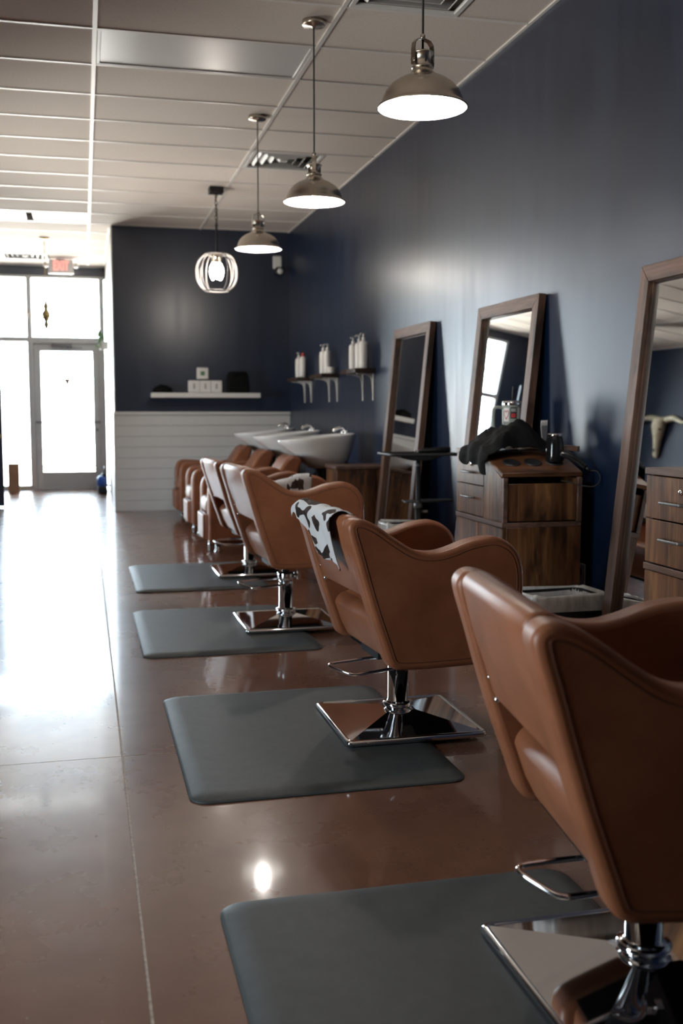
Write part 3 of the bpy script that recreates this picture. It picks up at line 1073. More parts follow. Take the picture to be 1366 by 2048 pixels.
# ------------------------------------------------------------------ styling cabinets
def cabinet(x0, y0, label):
    """front faces -x; local origin at the near front corner on the floor, drawers at the far end"""
    D, W, H = .395, .625, .952
    SPL = .245                     # width of the slanted tool holder at the near end
    ZL = .857                      # its low edge
    t = thing('styling_cabinet', label, 'cabinet', (x0, y0, 0), 0, 'rustic wood styling cabinets')
    p = .018
    rz, ry, rx = M['rustic_z'], M['rustic_y'], M['rustic_x']
    def B(name, *a, mat=rz, bev=.0015, parent=t):
        return part(name, 'cab' + name + str(a), lambda: MB().box(*a), mat, parent, bevel=bev, seg=1)
    # lower carcass
    B('side_panel', p, D, 0, p, 0.0, .602)
    B('side_panel', p, D, W - p, W, 0.0, .602)
    B('back_panel', D - .008, D, p, W - p, 0.0, .602)
    B('bottom_panel', p, D - .01, p, W - p, .045, .063)
    B('plinth', .04, .056, p, W - p, 0, .045)
    B('middle_rail', -.004, D, 0, W, .603, .625, mat=ry)
    for k in range(2):
        a, c = p * .2 + k * W / 2 + .002, (k + 1) * W / 2 - .004
        B('door', 0, p - .001, a, c, .05, .600)
    # upper carcass
    B('upper_side', p, D, W - p, W, .626, H - .024)
    B('divider', p, D, SPL, SPL + p, .626, H - .024)
    B('upper_back', D - .008, D, p, W - p, .626, ZL - .03)
    B('drawer_column_top', -.006, D, SPL, W, H - .022, H, mat=ry)
    # front panel of the tool holder with its slanted top edge
    part('front_panel', 'cabfp', lambda: MB().prism([(p, .626), (SPL - .003, .626), (SPL - .003, H - .028), (p, ZL - .024)], 0, 0, p), rz, t, bevel=.0015, seg=1)
    B('corner_post', 0, .022, -.004, p - .001, .626, ZL - .022, mat=ry)
    B('corner_post', D - .022, D, -.004, p - .001, .626, ZL - .022, mat=ry)
    B('inset_panel', .023, D - .023, .006, p, .632, .806)
    B('inner_panel', .023, D - .023, SPL - .02, SPL - .008, .632, .84)
    # slanted top with three tool holes
    sl = math.atan2(H - .010 - ZL, SPL)
    L = math.hypot(SPL, H - .010 - ZL)
    def slant():
        return MB().box(-.006, D, 0, L, -.020, 0)
    st = part('slanted_top', 'cabslant', slant, rx, t, (0, -.004, ZL), bevel=.0015, seg=1)
    st.rotation_euler = (sl, 0, 0)
    def ringm():
        return MB().lathe([(.043, .0), (.043, .004), (.034, .005), (.031, .0035), (0, .0028)], (0, 0, 0), 28)
    for hx in (.085, .195, .305):
        part('hole_ring', 'cabring', ringm, M['black_plastic'], st, (hx, .125, .0003))
    B('back_lip', D - .016, D, .03, SPL + .12, H + .001, H + .026, mat=ry)
    # drawers
    for z0, z1 in ((.782, H - .026), (.630, .777)):
        dw = B('drawer', 0, p - .001, SPL + .004, W - .003, z0, z1)
        zc = (z0 + z1) / 2 - (.015 if z0 > .7 else -.012)
        def hnd():
            mb = MB()
            yc = SPL + (W - SPL) / 2
            mb.tube(catmull([(0, yc - .065, 0), (-.022, yc - .060, .002), (-.026, yc - .045, .002), (-.026, yc + .045, .002), (-.022, yc + .060, .002), (0, yc + .065, 0)], 3, False), .0052, 8)
            return mb
        part('handle', 'cabhnd', hnd, M['alu_dark'], dw, (0, 0, zc))
        if z0 > .7:
            lk = part('lock', 'cablock', lambda: MB().lathe([(0, 0), (.0095, 0), (.0095, .005), (.006, .007), (0, .006)], (0, 0, 0), 14), M['chrome'], dw, (-.0005, SPL + (W - SPL) * .42, z1 - .045))
            lk.rotation_euler = (0, R(-90), 0)
    return t
cabinet(1.870, 4.510, 'rustic wood cabinet with a black cape and hair dryer on top')
cabinet(1.870, 2.620, 'rustic wood cabinet with empty top, at the right edge')
# small plain plank cabinet by the wash stations
t = thing('side_cabinet', 'low plank wood cabinet standing between wash stations and mirror', 'cabinet', (1.885, 7.86, 0))
W3, D3, H3 = .36, .45, .715
obj('top', MB().box(-.01, D3, -.01, W3 + .01, H3 - .025, H3), M['rustic_y'], t, .002, 1)
for k in range(3):
    a = k * D3 / 3
    obj('plank', MB().box(a + .0015, a + D3 / 3 - .0015, 0, .018, .0, H3 - .026), M['rustic_z'], t, .002, 1)
for k in range(2):
    a = .02 + k * .165
    dd = obj('door', MB().box(-.002, .016, a, a + .160, .03, H3 - .03), M['rustic_z'], t, .002, 1)
    obj('knob', MB().lathe([(0, .02), (.010, .018), (.012, .012), (.006, .006), (.006, 0)], (0, 0, 0), 12), M['alu_dark'], dd, loc=(-.002, a + (.14 if k == 0 else .02), .42)).rotation_euler = (0, R(-90), 0)
obj('back_panel', MB().box(D3 - .012, D3, .019, W3, 0, H3 - .026), M['rustic_z'], t)
obj('far_panel', MB().box(.018, D3 - .013, W3 - .018, W3, 0, H3 - .026), M['rustic_z'], t)
# ------------------------------------------------------------------ wall shelves with pump bottles
def bracket():
    mb = MB()
    mb.box(-.006, 0, -.012, .012, -.225, 0)
    mb.box(-.145, -.006, -.012, .012, -.006, 0)
    mb.prism([(-.006, -.20), (-.006, -.006), (-.10, -.006), (-.06, -.014), (-.026, -.032), (-.016, -.07)], 1, -.004, .004)
    return mb
def wall_shelf(y0, label):
    t = thing('wall_shelf', label, 'shelf', (WX - .001, y0, 1.452), 0, 'dark wood shelves beside the wash stations')
    part('board', 'wsboard', lambda: MB().box(-.175, 0, 0, .53, 0, .038), M['shelf_wood'], t, bevel=.003, seg=1)
    for yy in (.07, .40):
        part('bracket', 'wsbracket', bracket, M['white_metal'], t, (0, yy, -.0005), bevel=.001, seg=1)
wall_shelf(8.42, 'dark wood wall shelf nearest the mirrors')
wall_shelf(9.70, 'dark wood wall shelf in the middle of three')
wall_shelf(10.88, 'dark wood wall shelf closest to the room corner')
def b_body():
    return MB().lathe([(0, 0), (.034, 0), (.0365, .004), (.0365, .185), (.033, .203), (.020, .213), (.014, .216), (.014, .226), (0, .226)], (0, 0, 0), 24)
def b_pump():
    mb = MB().lathe([(.0155, .222), (.0155, .240), (.006, .243), (.006, .262), (.011, .264), (.011, .274), (0, .274)], (0, 0, 0), 14)
    mb.tube([(0, 0, .270), (-.024, -.008, .270), (-.034, -.011, .263)], .005, 8)
    return mb
def b_cap():
    return MB().lathe([(.016, .216), (.016, .245), (.012, .252), (0, .252)], (0, 0, 0), 16)
def b_label():
    mb = MB()
    n = 10
    vs, fs = [], []
    for k in range(n + 1):
        a = R(180 + (k - n / 2) * 7)
        for z in (.06, .15):
            vs.append((.0369 * math.cos(a), .0369 * math.sin(a), z))
    for k in range(n):
        fs.append((2 * k, 2 * k + 2, 2 * k + 3, 2 * k + 1))
    return mb.add(vs, fs, True)
SH_Z = 1.4905
def bottle(x, y, label, cap=None, rz=0.0, scale=1.0):
    t = thing('pump_bottle', label, 'bottle', (x, y, SH_Z), rz, 'white bottles on the wall shelves')
    t.scale = (scale, scale, scale)
    part('bottle_body', 'bbody', b_body, M['bottle'], t)
    part('print_strip', 'blabel', b_label, M['paper'], t)
    if cap:
        part('cap', 'bcap', b_cap, M['red_cap'], t)
    else:
        part('pump', 'bpump', b_pump, M['bottle'], t)
bottle(2.245, 8.76, 'white pump bottle farthest back on the shelf nearest the mirrors', rz=.3)
bottle(2.262, 8.62, 'white pump bottle between two others on the shelf nearest the mirrors', rz=-.2, scale=1.03)
bottle(2.268, 8.505, 'white pump bottle at the near end of the shelf nearest the mirrors', rz=.1, scale=1.06)
bottle(2.255, 9.955, 'white pump bottle farther back on the middle shelf', rz=.2, scale=1.03)
bottle(2.268, 9.835, 'white pump bottle on the middle shelf beside the small jar', rz=0, scale=1.03)
bottle(2.250, 11.13, 'white pump bottle on the shelf closest to the corner', rz=.4, scale=.98)
bottle(2.268, 11.00, 'white bottle with a red cap on the shelf closest to the corner', cap=True, scale=1.02)
t = thing('cream_jar', 'small white jar in front of the bottles on the middle shelf', 'jar', (2.285, 9.755, SH_Z))
obj('jar_body', MB().lathe([(0, 0), (.034, 0), (.036, .004), (.036, .038), (0, .038)], (0, 0, 0), 22), M['bottle'], t)
obj('lid', MB().lathe([(.038, .038), (.038, .056), (.036, .060), (0, .060)], (0, 0, 0), 22), M['bottle'], t)

# ------------------------------------------------------------------ floating shelf on the back wall
tag(obj('floating_shelf', MB().box(.742, 1.972, BY - .20, BY - .001, 1.286, 1.340), M['white_paint'], None, .004), 'long white floating shelf on the navy back wall', 'shelf')
for k in range(3):
    x = 1.160 + k * .1265
    lab = ('leftmost', 'middle', 'rightmost')[k] + ' of three white cartons on the floating shelf'
    t = thing('carton', lab, 'box', (x, BY - .13, 1.3405), 0, 'white cartons on the floating shelf')
    part('carton_box', 'carton', lambda: MB().box(.002, .124, 0, .10, 0, .140), M['paper'], t, bevel=.003, seg=1)
    part('printed_strip', 'cartonp', lambda: MB().box(.052, .074, -.0012, -.0002, .045, .105), M['print_grey'], t)
t = thing('thermostat', 'white square thermostat with green screen above the cartons', 'thermostat', (1.332, BY - .001, 1.497))
obj('case', MB().box(-.066, .066, -.028, 0, 0, .132), M['white_metal'], t, .010, 3)
obj('screen', MB().box(-.024, .024, -.0305, -.0285, .042, .090), M['lcd'], t)
def lump(rx, ry, rz_, seed, seg=(40, 22), amp=.18, freq=2.2, flat=True):
    mb = MB()
    def fn(u, v):
        a = u * 2 * math.pi
        b2 = (v * .5) * math.pi
        d = Vector((math.cos(a) * math.cos(b2), math.sin(a) * math.cos(b2), math.sin(b2)))
        k = 1 + amp * mnoise.fractal(d * freq + Vector((seed, seed * 2, 0)), 1.0, 2.0, 4)
        return (d.x * rx * k, d.y * ry * k, max(0.0, d.z * rz_ * (k if True else 1)))
    mb.grid(fn, seg[0], seg[1])
    k0 = len(mb.v)
    return mb
tag(obj('folded_cloth', lump(.115, .075, .085, 3), M['black_cloth'], None, loc=(.872, BY - .10, 1.341)), 'small heap of black cloth at the left end of the floating shelf', 'cloth')
def bag():
    mb = MB()
    rings = []
    for z, w, d in ((0, .118, .060), (.01, .126, .066), (.10, .124, .064), (.19, .120, .056), (.235, .112, .046), (.245, .10, .036)):
        rings.append([(x * (1 + .03 * mnoise.noise(Vector((x * 20, y * 20, z * 20)))), y, z + (.014 * mnoise.noise(Vector((x * 14, 1, 0))) if z > .2 else 0)) for x, y in rrect(-w, w, -d, d, .03, 5)])
    return mb.loft(rings)
t = thing('fabric_basket', 'upright black fabric basket at the right end of the floating shelf', 'basket', (1.722, BY - .10, 1.3405))
obj('basket_body', bag(), M['black_cloth'], t, bevel=.004)
obj('handle', MB().tube(catmull([(-.05, -.058, .16), (-.05, -.062, .20), (0, -.066, .225), (.05, -.062, .20), (.05, -.058, .16)], 4, False), .007, 6), M['black_cloth'], t)

# security camera
t = thing('security_camera', 'small white security camera high on the navy back wall', 'camera', (2.205, BY - .001, 2.72))
obj('mount', MB().box(-.05, .05, -.030, 0, .045, .190), M['white_metal'], t, .008, 2)
hd = obj('camera_head', MB().lathe([(0, -.05), (.034, -.05), (.046, -.035), (.046, .035), (.042, .045), (0, .045)], (0, 0, 0), 24), M['black_plastic'], t, loc=(.008, -.085, .012))
hd.rotation_euler = (R(98), 0, R(6))
obj('lens_ring', MB().lathe([(.030, .045), (.034, .050), (.030, .054), (0, .052)], (0, 0, 0), 20), M['white_metal'], hd)
obj('arm', MB().tube([(0, -.02, .06), (.004, -.06, .03)], .014, 10), M['white_metal'], t)

# ------------------------------------------------------------------ dome pendants
DOME = [(.1655, 0), (.1668, .003), (.1625, .008), (.1535, .013), (.1490, .020), (.1450, .036), (.1340, .060), (.1150, .082), (.0890, .100), (.0620, .112), (.0450, .122), (.0375, .134), (.0355, .140)]
def d_shade():
    return MB().lathe(DOME, (0, 0, 0), 56)
def d_lining():
    return MB().lathe([(max(.004, r - .0035), z + .0005) for r, z in DOME[:-1]] + [(.0, .132)], (0, 0, 0), 56)
def d_socket():
    mb = MB().lathe([(.0355, .138), (.040, .140), (.041, .144), (.037, .147), (.0355, .150), (.0355, .186), (.041, .190), (.042, .194), (.036, .198), (.012, .203), (0, .203)], (0, 0, 0), 28)
    return mb
def d_vent():
    mb = MB()
    for k in range(6):
        a = R(60 * k + 10)
        c = Vector((.0358 * math.cos(a), .0358 * math.sin(a), .168))
        mb.obox(c, .002, .006, .024, Matrix.Rotation(a, 3, 'Z'))
    return mb
def d_yoke():
    mb = MB()
    pts = [(.043, 0, .150), (.043, 0, .205), (.040, 0, .225), (.028, 0, .238), (0, 0, .243), (-.028, 0, .238), (-.040, 0, .225), (-.043, 0, .205), (-.043, 0, .150)]
    w = .011
    rings = []
    for x, y, z in pts:
        k = 1.0
        L = math.hypot(x, z - .20) or 1
        nx, nz = (x / .045, (z - .20) / .045) if z > .205 else (math.copysign(1, x), 0)
        rings.append([(x + nx * .0015, -w, z + nz * .0015), (x + nx * .0015, w, z + nz * .0015), (x - nx * .0015, w, z - nz * .0015), (x - nx * .0015, -w, z - nz * .0015)])
    mb.loft(rings)
    mb.s = [False] * len(mb.s)
    for s in (-1, 1):
        mb.tube([(s * .036, 0, .165), (s * .050, 0, .165)], .006, 10)
    return mb
def d_bulb():
    return MB().lathe([(0, .030), (.014, .033), (.026, .044), (.030, .058), (.026, .074), (.016, .092), (.013, .110), (0, .110)], (0, 0, 0), 20)
def d_canopy():
    return MB().lathe([(0, 0), (.062, 0), (.062, -.020), (.058, -.026), (.012, -.030), (.010, -.036), (0, -.036)], (0, 0, 0), 36)
def d_lip():
    mb = MB()
    mb.lathe([(.006, .240), (.009, .243), (.009, .258), (.006, .262), (0, .262)], (0, 0, 0), 14)
    return mb
def dome_pendant(y, z, rz, label):
    t = thing('dome_pendant', label, 'pendant lamp', (1.222, y, z), rz, 'nickel dome pendants over the chairs')
    sh = part('lamp_shade', 'dshade', d_shade, M['nickel'], t)
    part('shade_lining', 'dlining', d_lining, M['shade_white'], sh)
    sk = part('socket_cap', 'dsocket', d_socket, M['nickel'], t)
    part('vent_slot', 'dvent', d_vent, M['louver'], sk)
    part('yoke', 'dyoke', d_yoke, M['nickel'], t)
    part('cord_grip', 'dlip', d_lip, M['nickel'], t)
    part('bulb', 'dbulb', d_bulb, M['bulb'], t)
    L = CEIL - z
    obj('cord', MB().tube([(0, 0, .20), (0, 0, L - .03)], .0042, 8), M['cord'], t)
    part('canopy', 'dcanopy', d_canopy, M['nickel'], t, (0, 0, L + .0))
dome_pendant(3.76, 2.238, R(20), 'brushed nickel dome pendant largest and nearest, at the upper right')
dome_pendant(5.61, 2.250, R(75), 'brushed nickel dome pendant in the middle of the three')
dome_pendant(7.46, 2.272, R(10), 'brushed nickel dome pendant smallest and farthest, before the navy wall')

# cage pendant with filament bulbs
t = thing('cage_pendant', 'open wire cage pendant with glowing bulbs near the back wall', 'pendant lamp', (1.228, 9.88, 2.245))
obj('canopy', MB().box(-.066, .066, -.066, .066, CEIL - 2.245 - .055, CEIL - 2.245), M['black_metal'], t, .004, 1)
ch = MB()
zt, zb_ = CEIL - 2.245 - .055, .60
k = 0
z = zt
while z > zb_:
    pts = []
    for j in range(10):
        a = 2 * math.pi * j / 10
        q = (.011 * math.cos(a), 0, .021 * math.sin(a))
        q = q if k % 2 == 0 else (0, q[0], q[2])
        pts.append((q[0], q[1], z - .018 + q[2]))
    ch.tube(pts, .0035, 5, closed=True)
    z -= .033
    k += 1
obj('chain', ch, M['black_metal'], t)
obj('cord', MB().tube(catmull([(.006, 0, zt), (-.008, .006, .80), (.008, -.004, .70), (0, 0, .58)], 4, False), .004, 6), M['cord'], t)
obj('stem', MB().tube([(0, 0, .60), (0, 0, .33)], .010, 10), M['black_metal'], t)
for zz in (.335, .0):
    rg = MB()
    rr_ = .110
    pts = [(rr_ * math.cos(2 * math.pi * j / 36), rr_ * math.sin(2 * math.pi * j / 36), zz) for j in range(36)]
    rg.tube(pts, .006, 8, closed=True)
    obj('ring', rg, M['cage_metal'], t)
obj('top_bar', MB().tube([(-.11, 0, .335), (.11, 0, .335)], .006, 8), M['cage_metal'], t)
for side in (0, 180):
    for k in range(6):
        a = R(side - 52 + k * 20.8 - 13.7)
        pr = catmull([(.110, .335), (.158, .295), (.188, .225), (.194, .165), (.186, .10), (.155, .04), (.110, 0)], 4, False)
        obj('rib', MB().tube([(r * math.cos(a), r * math.sin(a), zz) for r, zz in pr], .0055, 6), M['cage_metal'], t)
obj('bulb_cluster', MB().lathe([(0, .335), (.05, .335), (.05, .305), (.02, .295), (0, .295)], (0, 0, 0), 20), M['nickel'], t)
for k in range(3):
    a = R(120 * k + 30)
    cx, cy = .038 * math.cos(a), .038 * math.sin(a)
    obj('socket', MB().lathe([(0, .30), (.015, .30), (.015, .25), (0, .25)], (cx, cy, 0), 12), M['nickel'], t)
    obj('bulb', MB().lathe([(0, .10), (.010, .105), (.024, .135), (.031, .175), (.028, .21), (.016, .24), (.013, .25), (0, .25)], (cx * 1.05, cy * 1.05, 0), 18), M['cage_bulb'], t)

# small chandelier by the storefront
t = thing('chandelier', 'slim brass chandelier hanging in front of the storefront', 'chandelier', (-.408, 13.176, 2.28))
Lc = CEIL - 2.28
obj('canopy', MB().lathe([(0, 0), (.062, 0), (.060, -.014), (.02, -.026), (0, -.026)], (0, 0, Lc), 24), M['brass'], t)
obj('rod', MB().tube([(0, 0, Lc - .02), (0, 0, .16)], .0055, 8), M['brass'], t)
obj('body', MB().lathe([(0, -.22), (.010, -.20), (.014, -.16), (.034, -.12), (.020, -.08), (.044, -.03), (.050, .02), (.022, .06), (.034, .10), (.014, .15), (.006, .20), (0, .20)], (0, 0, 0), 20), M['brass'], t)
for k in range(6):
    a = R(60 * k + 12)
    ca, sa = math.cos(a), math.sin(a)
    arm = obj('arm', MB().tube([(r * ca, r * sa, zz) for r, zz in catmull([(.04, 0), (.10, -.06), (.17, -.05), (.215, .0)], 4, False)], .0055, 6), M['brass'], t)
    obj('candle_cup', MB().lathe([(0, -.004), (.020, .004), (.022, .014), (.009, .016), (.009, .065), (0, .065)], (.215 * ca, .215 * sa, 0), 12), M['brass'], arm)
    obj('candle_bulb', MB().lathe([(0, .064), (.009, .066), (.013, .085), (.007, .108), (0, .118)], (.215 * ca, .215 * sa, 0), 10), M['shade_white'], arm)

# ------------------------------------------------------------------ exit sign
t = thing('exit_sign', 'white exit sign with red letters hanging below the ceiling', 'sign', (-.252, 14.97, 2.985))
obj('housing', MB().box(-.160, .160, -.025, .025, .022, .188), M['white_metal'], t, .006, 2)
obj('lower_lip', MB().box(-.165, .165, -.030, .030, 0, .021), M['white_metal'], t, .006, 2)
obj('canopy', MB().lathe([(0, .185), (.05, .185), (.06, .197), (0, .197)], (0, 0, 0), 20), M['white_metal'], t)
fc = bpy.data.curves.new('exit_text', 'FONT')
fc.body = 'EXIT'
fc.size = .175
fc.extrude = .002
fc.align_x = 'CENTER'
fc.offset = .004
fo = bpy.data.objects.new('exit_tmp', fc)
COL.objects.link(fo)
bpy.context.view_layer.update()
dg = bpy.context.evaluated_depsgraph_get()
me = bpy.data.meshes.new_from_object(fo.evaluated_get(dg))
bpy.data.objects.remove(fo)
me.materials.clear()
me.materials.append(M['exit_red'])
lo = bpy.data.objects.new('letters', me)
COL.objects.link(lo)
lo.parent = t
lo.location = (0, -.0275, .045)
lo.rotation_euler = (R(90), 0, 0)
lo.scale = (.58, 1, 1)
for s in (-1, 1):
    hd = obj('lamp_head', MB().lathe([(0, .045), (.026, .045), (.034, .03), (.034, -.02), (.026, -.028), (0, -.022)], (0, 0, 0), 18), M['white_metal'], t, loc=(s * .198, -.01, .115))
    hd.rotation_euler = (R(90), 0, 0)
    obj('lamp_arm', MB().tube([(s * .155, 0, .115), (s * .18, 0, .115)], .010, 8), M['white_metal'], t)

# ------------------------------------------------------------------ black tray stand
t = thing('tray_stand', 'black salon tray stand on a pole in front of the far mirror', 'tray stand', (2.005, 6.20, 0))
tr_ = MB()
w, d = .225, .16
tr_.box(-w + .02, w - .02, -d + .02, d - .02, .868, .874)
ringo = [(x, y) for x, y in rrect(-w, w, -d, d, .03, 4)]
ringi = [(x * .93, y * .90) for x, y in ringo]
tr_.loft([[(x, y, .872) for x, y in ringi], [(x * .995, y * .99, .868) for x, y in ringo], [(x, y, .884) for x, y in ringo], [(x * .985, y * .98, .886) for x, y in ringo], [(x * 1.01, y * 1.01, .876) for x, y in ringi]], False)
obj('tray', tr_, M['black_plastic'], t)
obj('tray_bracket', MB().prism([(-.13, .868), (.13, .868), (.13, .858), (.05, .838), (-.05, .838), (-.13, .858)], 1, -.06, .06), M['black_plastic'], t, .004)
obj('pole', MB().tube([(0, 0, .06), (0, 0, .84)], .0135, 12), M['black_metal'], t)
obj('outer_tube', MB().tube([(0, 0, .06), (0, 0, .55)], .019, 12), M['black_metal'], t)
obj('clamp_collar', MB().lathe([(.02, .54), (.027, .542), (.027, .575), (.02, .58)], (0, 0, 0), 16), M['alu_dark'], t)
obj('upper_collar', MB().lathe([(.014, .80), (.021, .802), (.021, .815), (.014, .818)], (0, 0, 0), 14), M['alu_dark'], t)
obj('clamp_knob', MB().tube([(.02, -.01, .52), (.055, -.03, .52)], .010, 10), M['alu_dark'], t)
obj('tool_rack', MB().box(.01, .215, -.045, .045, .578, .592).box(-.10, -.01, -.02, .02, .585, .592), M['black_plastic'], t, .003)
for k in range(3):
    obj('rack_hook', MB().lathe([(.014, -.01), (.017, -.01), (.017, .004), (.014, .004)], (-.085 + k * .034, -.03, .586), 12), M['alu_dark'], t)
for k in range(5):
    a = R(72 * k + 20)
    ca, sa = math.cos(a), math.sin(a)
    obj('base_leg', MB().tube([(0, 0, .085), (.12 * ca, .12 * sa, .075), (.24 * ca, .24 * sa, .06)], [.02, .016, .012], 8), M['black_metal'], t)
    cw = obj('caster', MB().lathe([(0, -.011), (.020, -.011), (.024, -.006), (.024, .006), (.020, .011), (0, .011)], (0, 0, 0), 14), M['black_plastic'], t, loc=(.24 * ca, .24 * sa, .0245))
    cw.rotation_euler = (R(90), 0, a)
# clipper lying on the tray
t = thing('hair_clipper', 'black hair clipper lying on the tray stand', 'clipper', (2.10, 6.16, .8765), R(8))
obj('grip', MB().tube(catmull([(-.10, 0, .020), (-.06, 0, .022), (.0, 0, .024), (.07, 0, .026), (.10, 0, .026)], 3, False), [.014, .0145, .015, .016, .017, .018, .019, .020, .0205, .021, .021, .020, .018], 12), M['black_gloss'], t)
obj('blade', MB().box(-.125, -.098, -.018, .018, .010, .026), M['chrome'], t, .002, 1)

# ------------------------------------------------------------------ things on the cabinet
def cape():
    """heap of black cloth with a flap falling over the front edge"""
    mb = MB()
    def fn(u, v):
        # u along y (near to far), v from the wall side to the front and over the edge
        d = -.15 + v * .50                    # distance along the cloth towards the front
        y = -.165 + u * (.375 if d > .06 else .375 - .05 * (1 - smooth(-.02, .06, d)))
        hump = .120 * math.exp(-((d + .01) / .12) ** 2 - ((y + .045) / .12) ** 2) + .062 * math.exp(-((d - .13) / .09) ** 2 - ((y - .08) / .10) ** 2)
        hump += .05 * math.exp(-((d - .12) / .09) ** 2 - ((y + .11) / .08) ** 2)
        nz = mnoise.fractal(Vector((d * 9, y * 9, 1.7)), 1.0, 2.0, 4) * .026 + abs(mnoise.noise(Vector((d * 22 + y * 8, y * 14, 4)))) * .018
        # the cabinet top falls away towards the near end
        low = -.39 * max(0.0, -(y + .03) - .02)
        edge = .195
        if d < edge:
            x, z = -d, low + max(.006, hump + nz * .9 + .008)
        else:
            over = d - edge
            hang = .055 + .022 * math.sin(u * 9 + .6) + .035 * math.exp(-((u - .42) / .14) ** 2)
            f = min(1, over / .155)
            x = -edge - .018 - .018 * math.sin(min(1, f * 2.0) * math.pi / 2) - .006 * math.sin(y * 40)
            z = low + (max(.006, hump + nz * .9 + .008)) * (1 - f) - hang * f
        y2 = y * (1 - .10 * (1 - min(1, hump * 8))) + nz * .4 - .055 * smooth(.02, .20, d)
        return (x, y2, z)
    return mb.grid(fn, 56, 64)
t = thing('salon_cape', 'crumpled black cape heaped on the cabinet, hanging over its front', 'cape', (2.058, 4.835, .955))
obj('cloth', cape(), M['black_cloth'], t, solid=.005)

t = thing('travel_tumbler', 'sage green handled tumbler with stickers and a straw, behind the cape', 'tumbler', (2.150, 5.092, .953), R(-12))
TP = [(0, 0), (.034, 0), (.036, .003), (.038, .09), (.040, .105), (.047, .125), (.048, .218), (.047, .222), (0, .222)]
obj('cup', MB().lathe(TP, (0, 0, 0), 32), M['sage'], t)
obj('lid', MB().lathe([(.0485, .218), (.0495, .222), (.0495, .232), (.046, .240), (.010, .242), (0, .242)], (0, 0, 0), 32), M['chrome'], t)
hp = catmull([(-.047, 0, .205), (-.075, 0, .208), (-.092, 0, .195), (-.095, 0, .15), (-.092, 0, .105), (-.078, 0, .090), (-.045, 0, .095)], 5, False)
obj('handle', MB().tube(hp, .0085, 10), M['sage'], t)
obj('straw', MB().tube([(.005, 0, .235), (.008, .004, .315)], .0045, 8), M['black_plastic'], t)
def wrap(a0, a1, z0, z1, r=.0484):
    mb = MB()
    n = 8
    vs, fs = [], []
    for k in range(n + 1):
        a = R(a0 + (a1 - a0) * k / n)
        for z in (z0, z1):
            vs.append((r * math.cos(a), r * math.sin(a), z))
    for k in range(n):
        fs.append((2 * k, 2 * k + 2, 2 * k + 3, 2 * k + 1))
    return mb.add(vs, fs, True)
obj('sticker', wrap(205, 245, .135, .205), M['paper'], t)
obj('sticker', wrap(252, 292, .150, .208), M['black_ink'], t)
obj('sticker', wrap(300, 330, .140, .205), M['paper'], t)
obj('sticker', wrap(258, 286, .156, .176, .0487), M['red_ink'], t)
obj('sticker', wrap(256, 288, .185, .202, .0487), M['print_grey'], t)
obj('sticker', wrap(248, 300, .127, .140), M['print_grey'], t)
hpts = []
for j in range(24):
    a = 2 * math.pi * j / 24
    hx, hz = 16 * math.sin(a) ** 3, 13 * math.cos(a) - 5 * math.cos(2 * a) - 2 * math.cos(3 * a) - math.cos(4 * a)
    ang = R(226 + hx * 1.05)
    hpts.append((.0488 * math.cos(ang), .0488 * math.sin(ang), .172 + hz * .0016))
obj('heart_print', MB().tube(hpts, .0016, 5, closed=True), M['red_ink'], t)

t = thing('wide_tooth_comb', 'white wide tooth comb sticking up behind the cape', 'comb', (2.235, 4.875, .9535), R(35))
cm = MB()
cm.prism([(-.030, .115), (.030, .115), (.030, .100), (.006, .0), (-.006, .0), (-.030, .100)], 1, -.002, .002)
obj('plate', cm, M['bottle'], t)
for k in range(6):
    x = -.027 + k * .0108
    obj('tooth', MB().prism([(x - .004, .1145), (x + .004, .1145), (x + .001, .142), (x - .001, .142)], 1, -.002, .002), M['bottle'], t)
obj('edge_clip', MB().box(.031, .042, -.004, .004, .0, .146), M['black_plastic'], t, .001, 1)

t = thing('hair_dryer', 'black hair dryer standing nozzle up in the cabinet top', 'hair dryer', (2.175, 4.620, .902))
t.scale = (.95, .95, .95)
brl = obj('barrel', MB().lathe([(0, 0), (.040, 0), (.046, .008), (.047, .03), (.045, .08), (.040, .115), (.035, .130)], (0, 0, 0), 32), M['black_gloss'], t)
obj('nozzle_ring', MB().lathe([(.035, .128), (.0365, .131), (.0365, .139), (.033, .141), (.0305, .138), (.030, .120)], (0, 0, 0), 32), M['chrome'], brl)
obj('nozzle_grille', MB().lathe([(.030, .121), (.0, .121)], (0, 0, 0), 24), M['dark_hole'], brl)
hpt = [(.02, -.03, .040), (.055, -.06, .030), (.090, -.085, .004), (.118, -.105, -.025)]
obj('handle', MB().tube(catmull(hpt, 5, False), [.019] * 3 + [.018] * 5 + [.0165] * 5 + [.015] * 3, 14), M['black_gloss'], t)
obj('switch', MB().obox((.060, -.060, .047), .022, .010, .006, Matrix.Rotation(R(-40), 3, 'Z')), M['chrome'], t)
obj('cord_sleeve', MB().tube([(.116, -.103, -.023), (.138, -.118, -.040)], [.010, .007], 10), M['black_plastic'], t)
obj('cord', MB().tube(catmull([(.136, -.117, -.040), (.165, -.14, -.045), (.172, -.155, -.085), (.14, -.160, -.115), (.08, -.155, -.112), (.02, -.135, -.095), (-.02, -.12, -.088)], 5, False), .0035, 6), M['cord'], t)

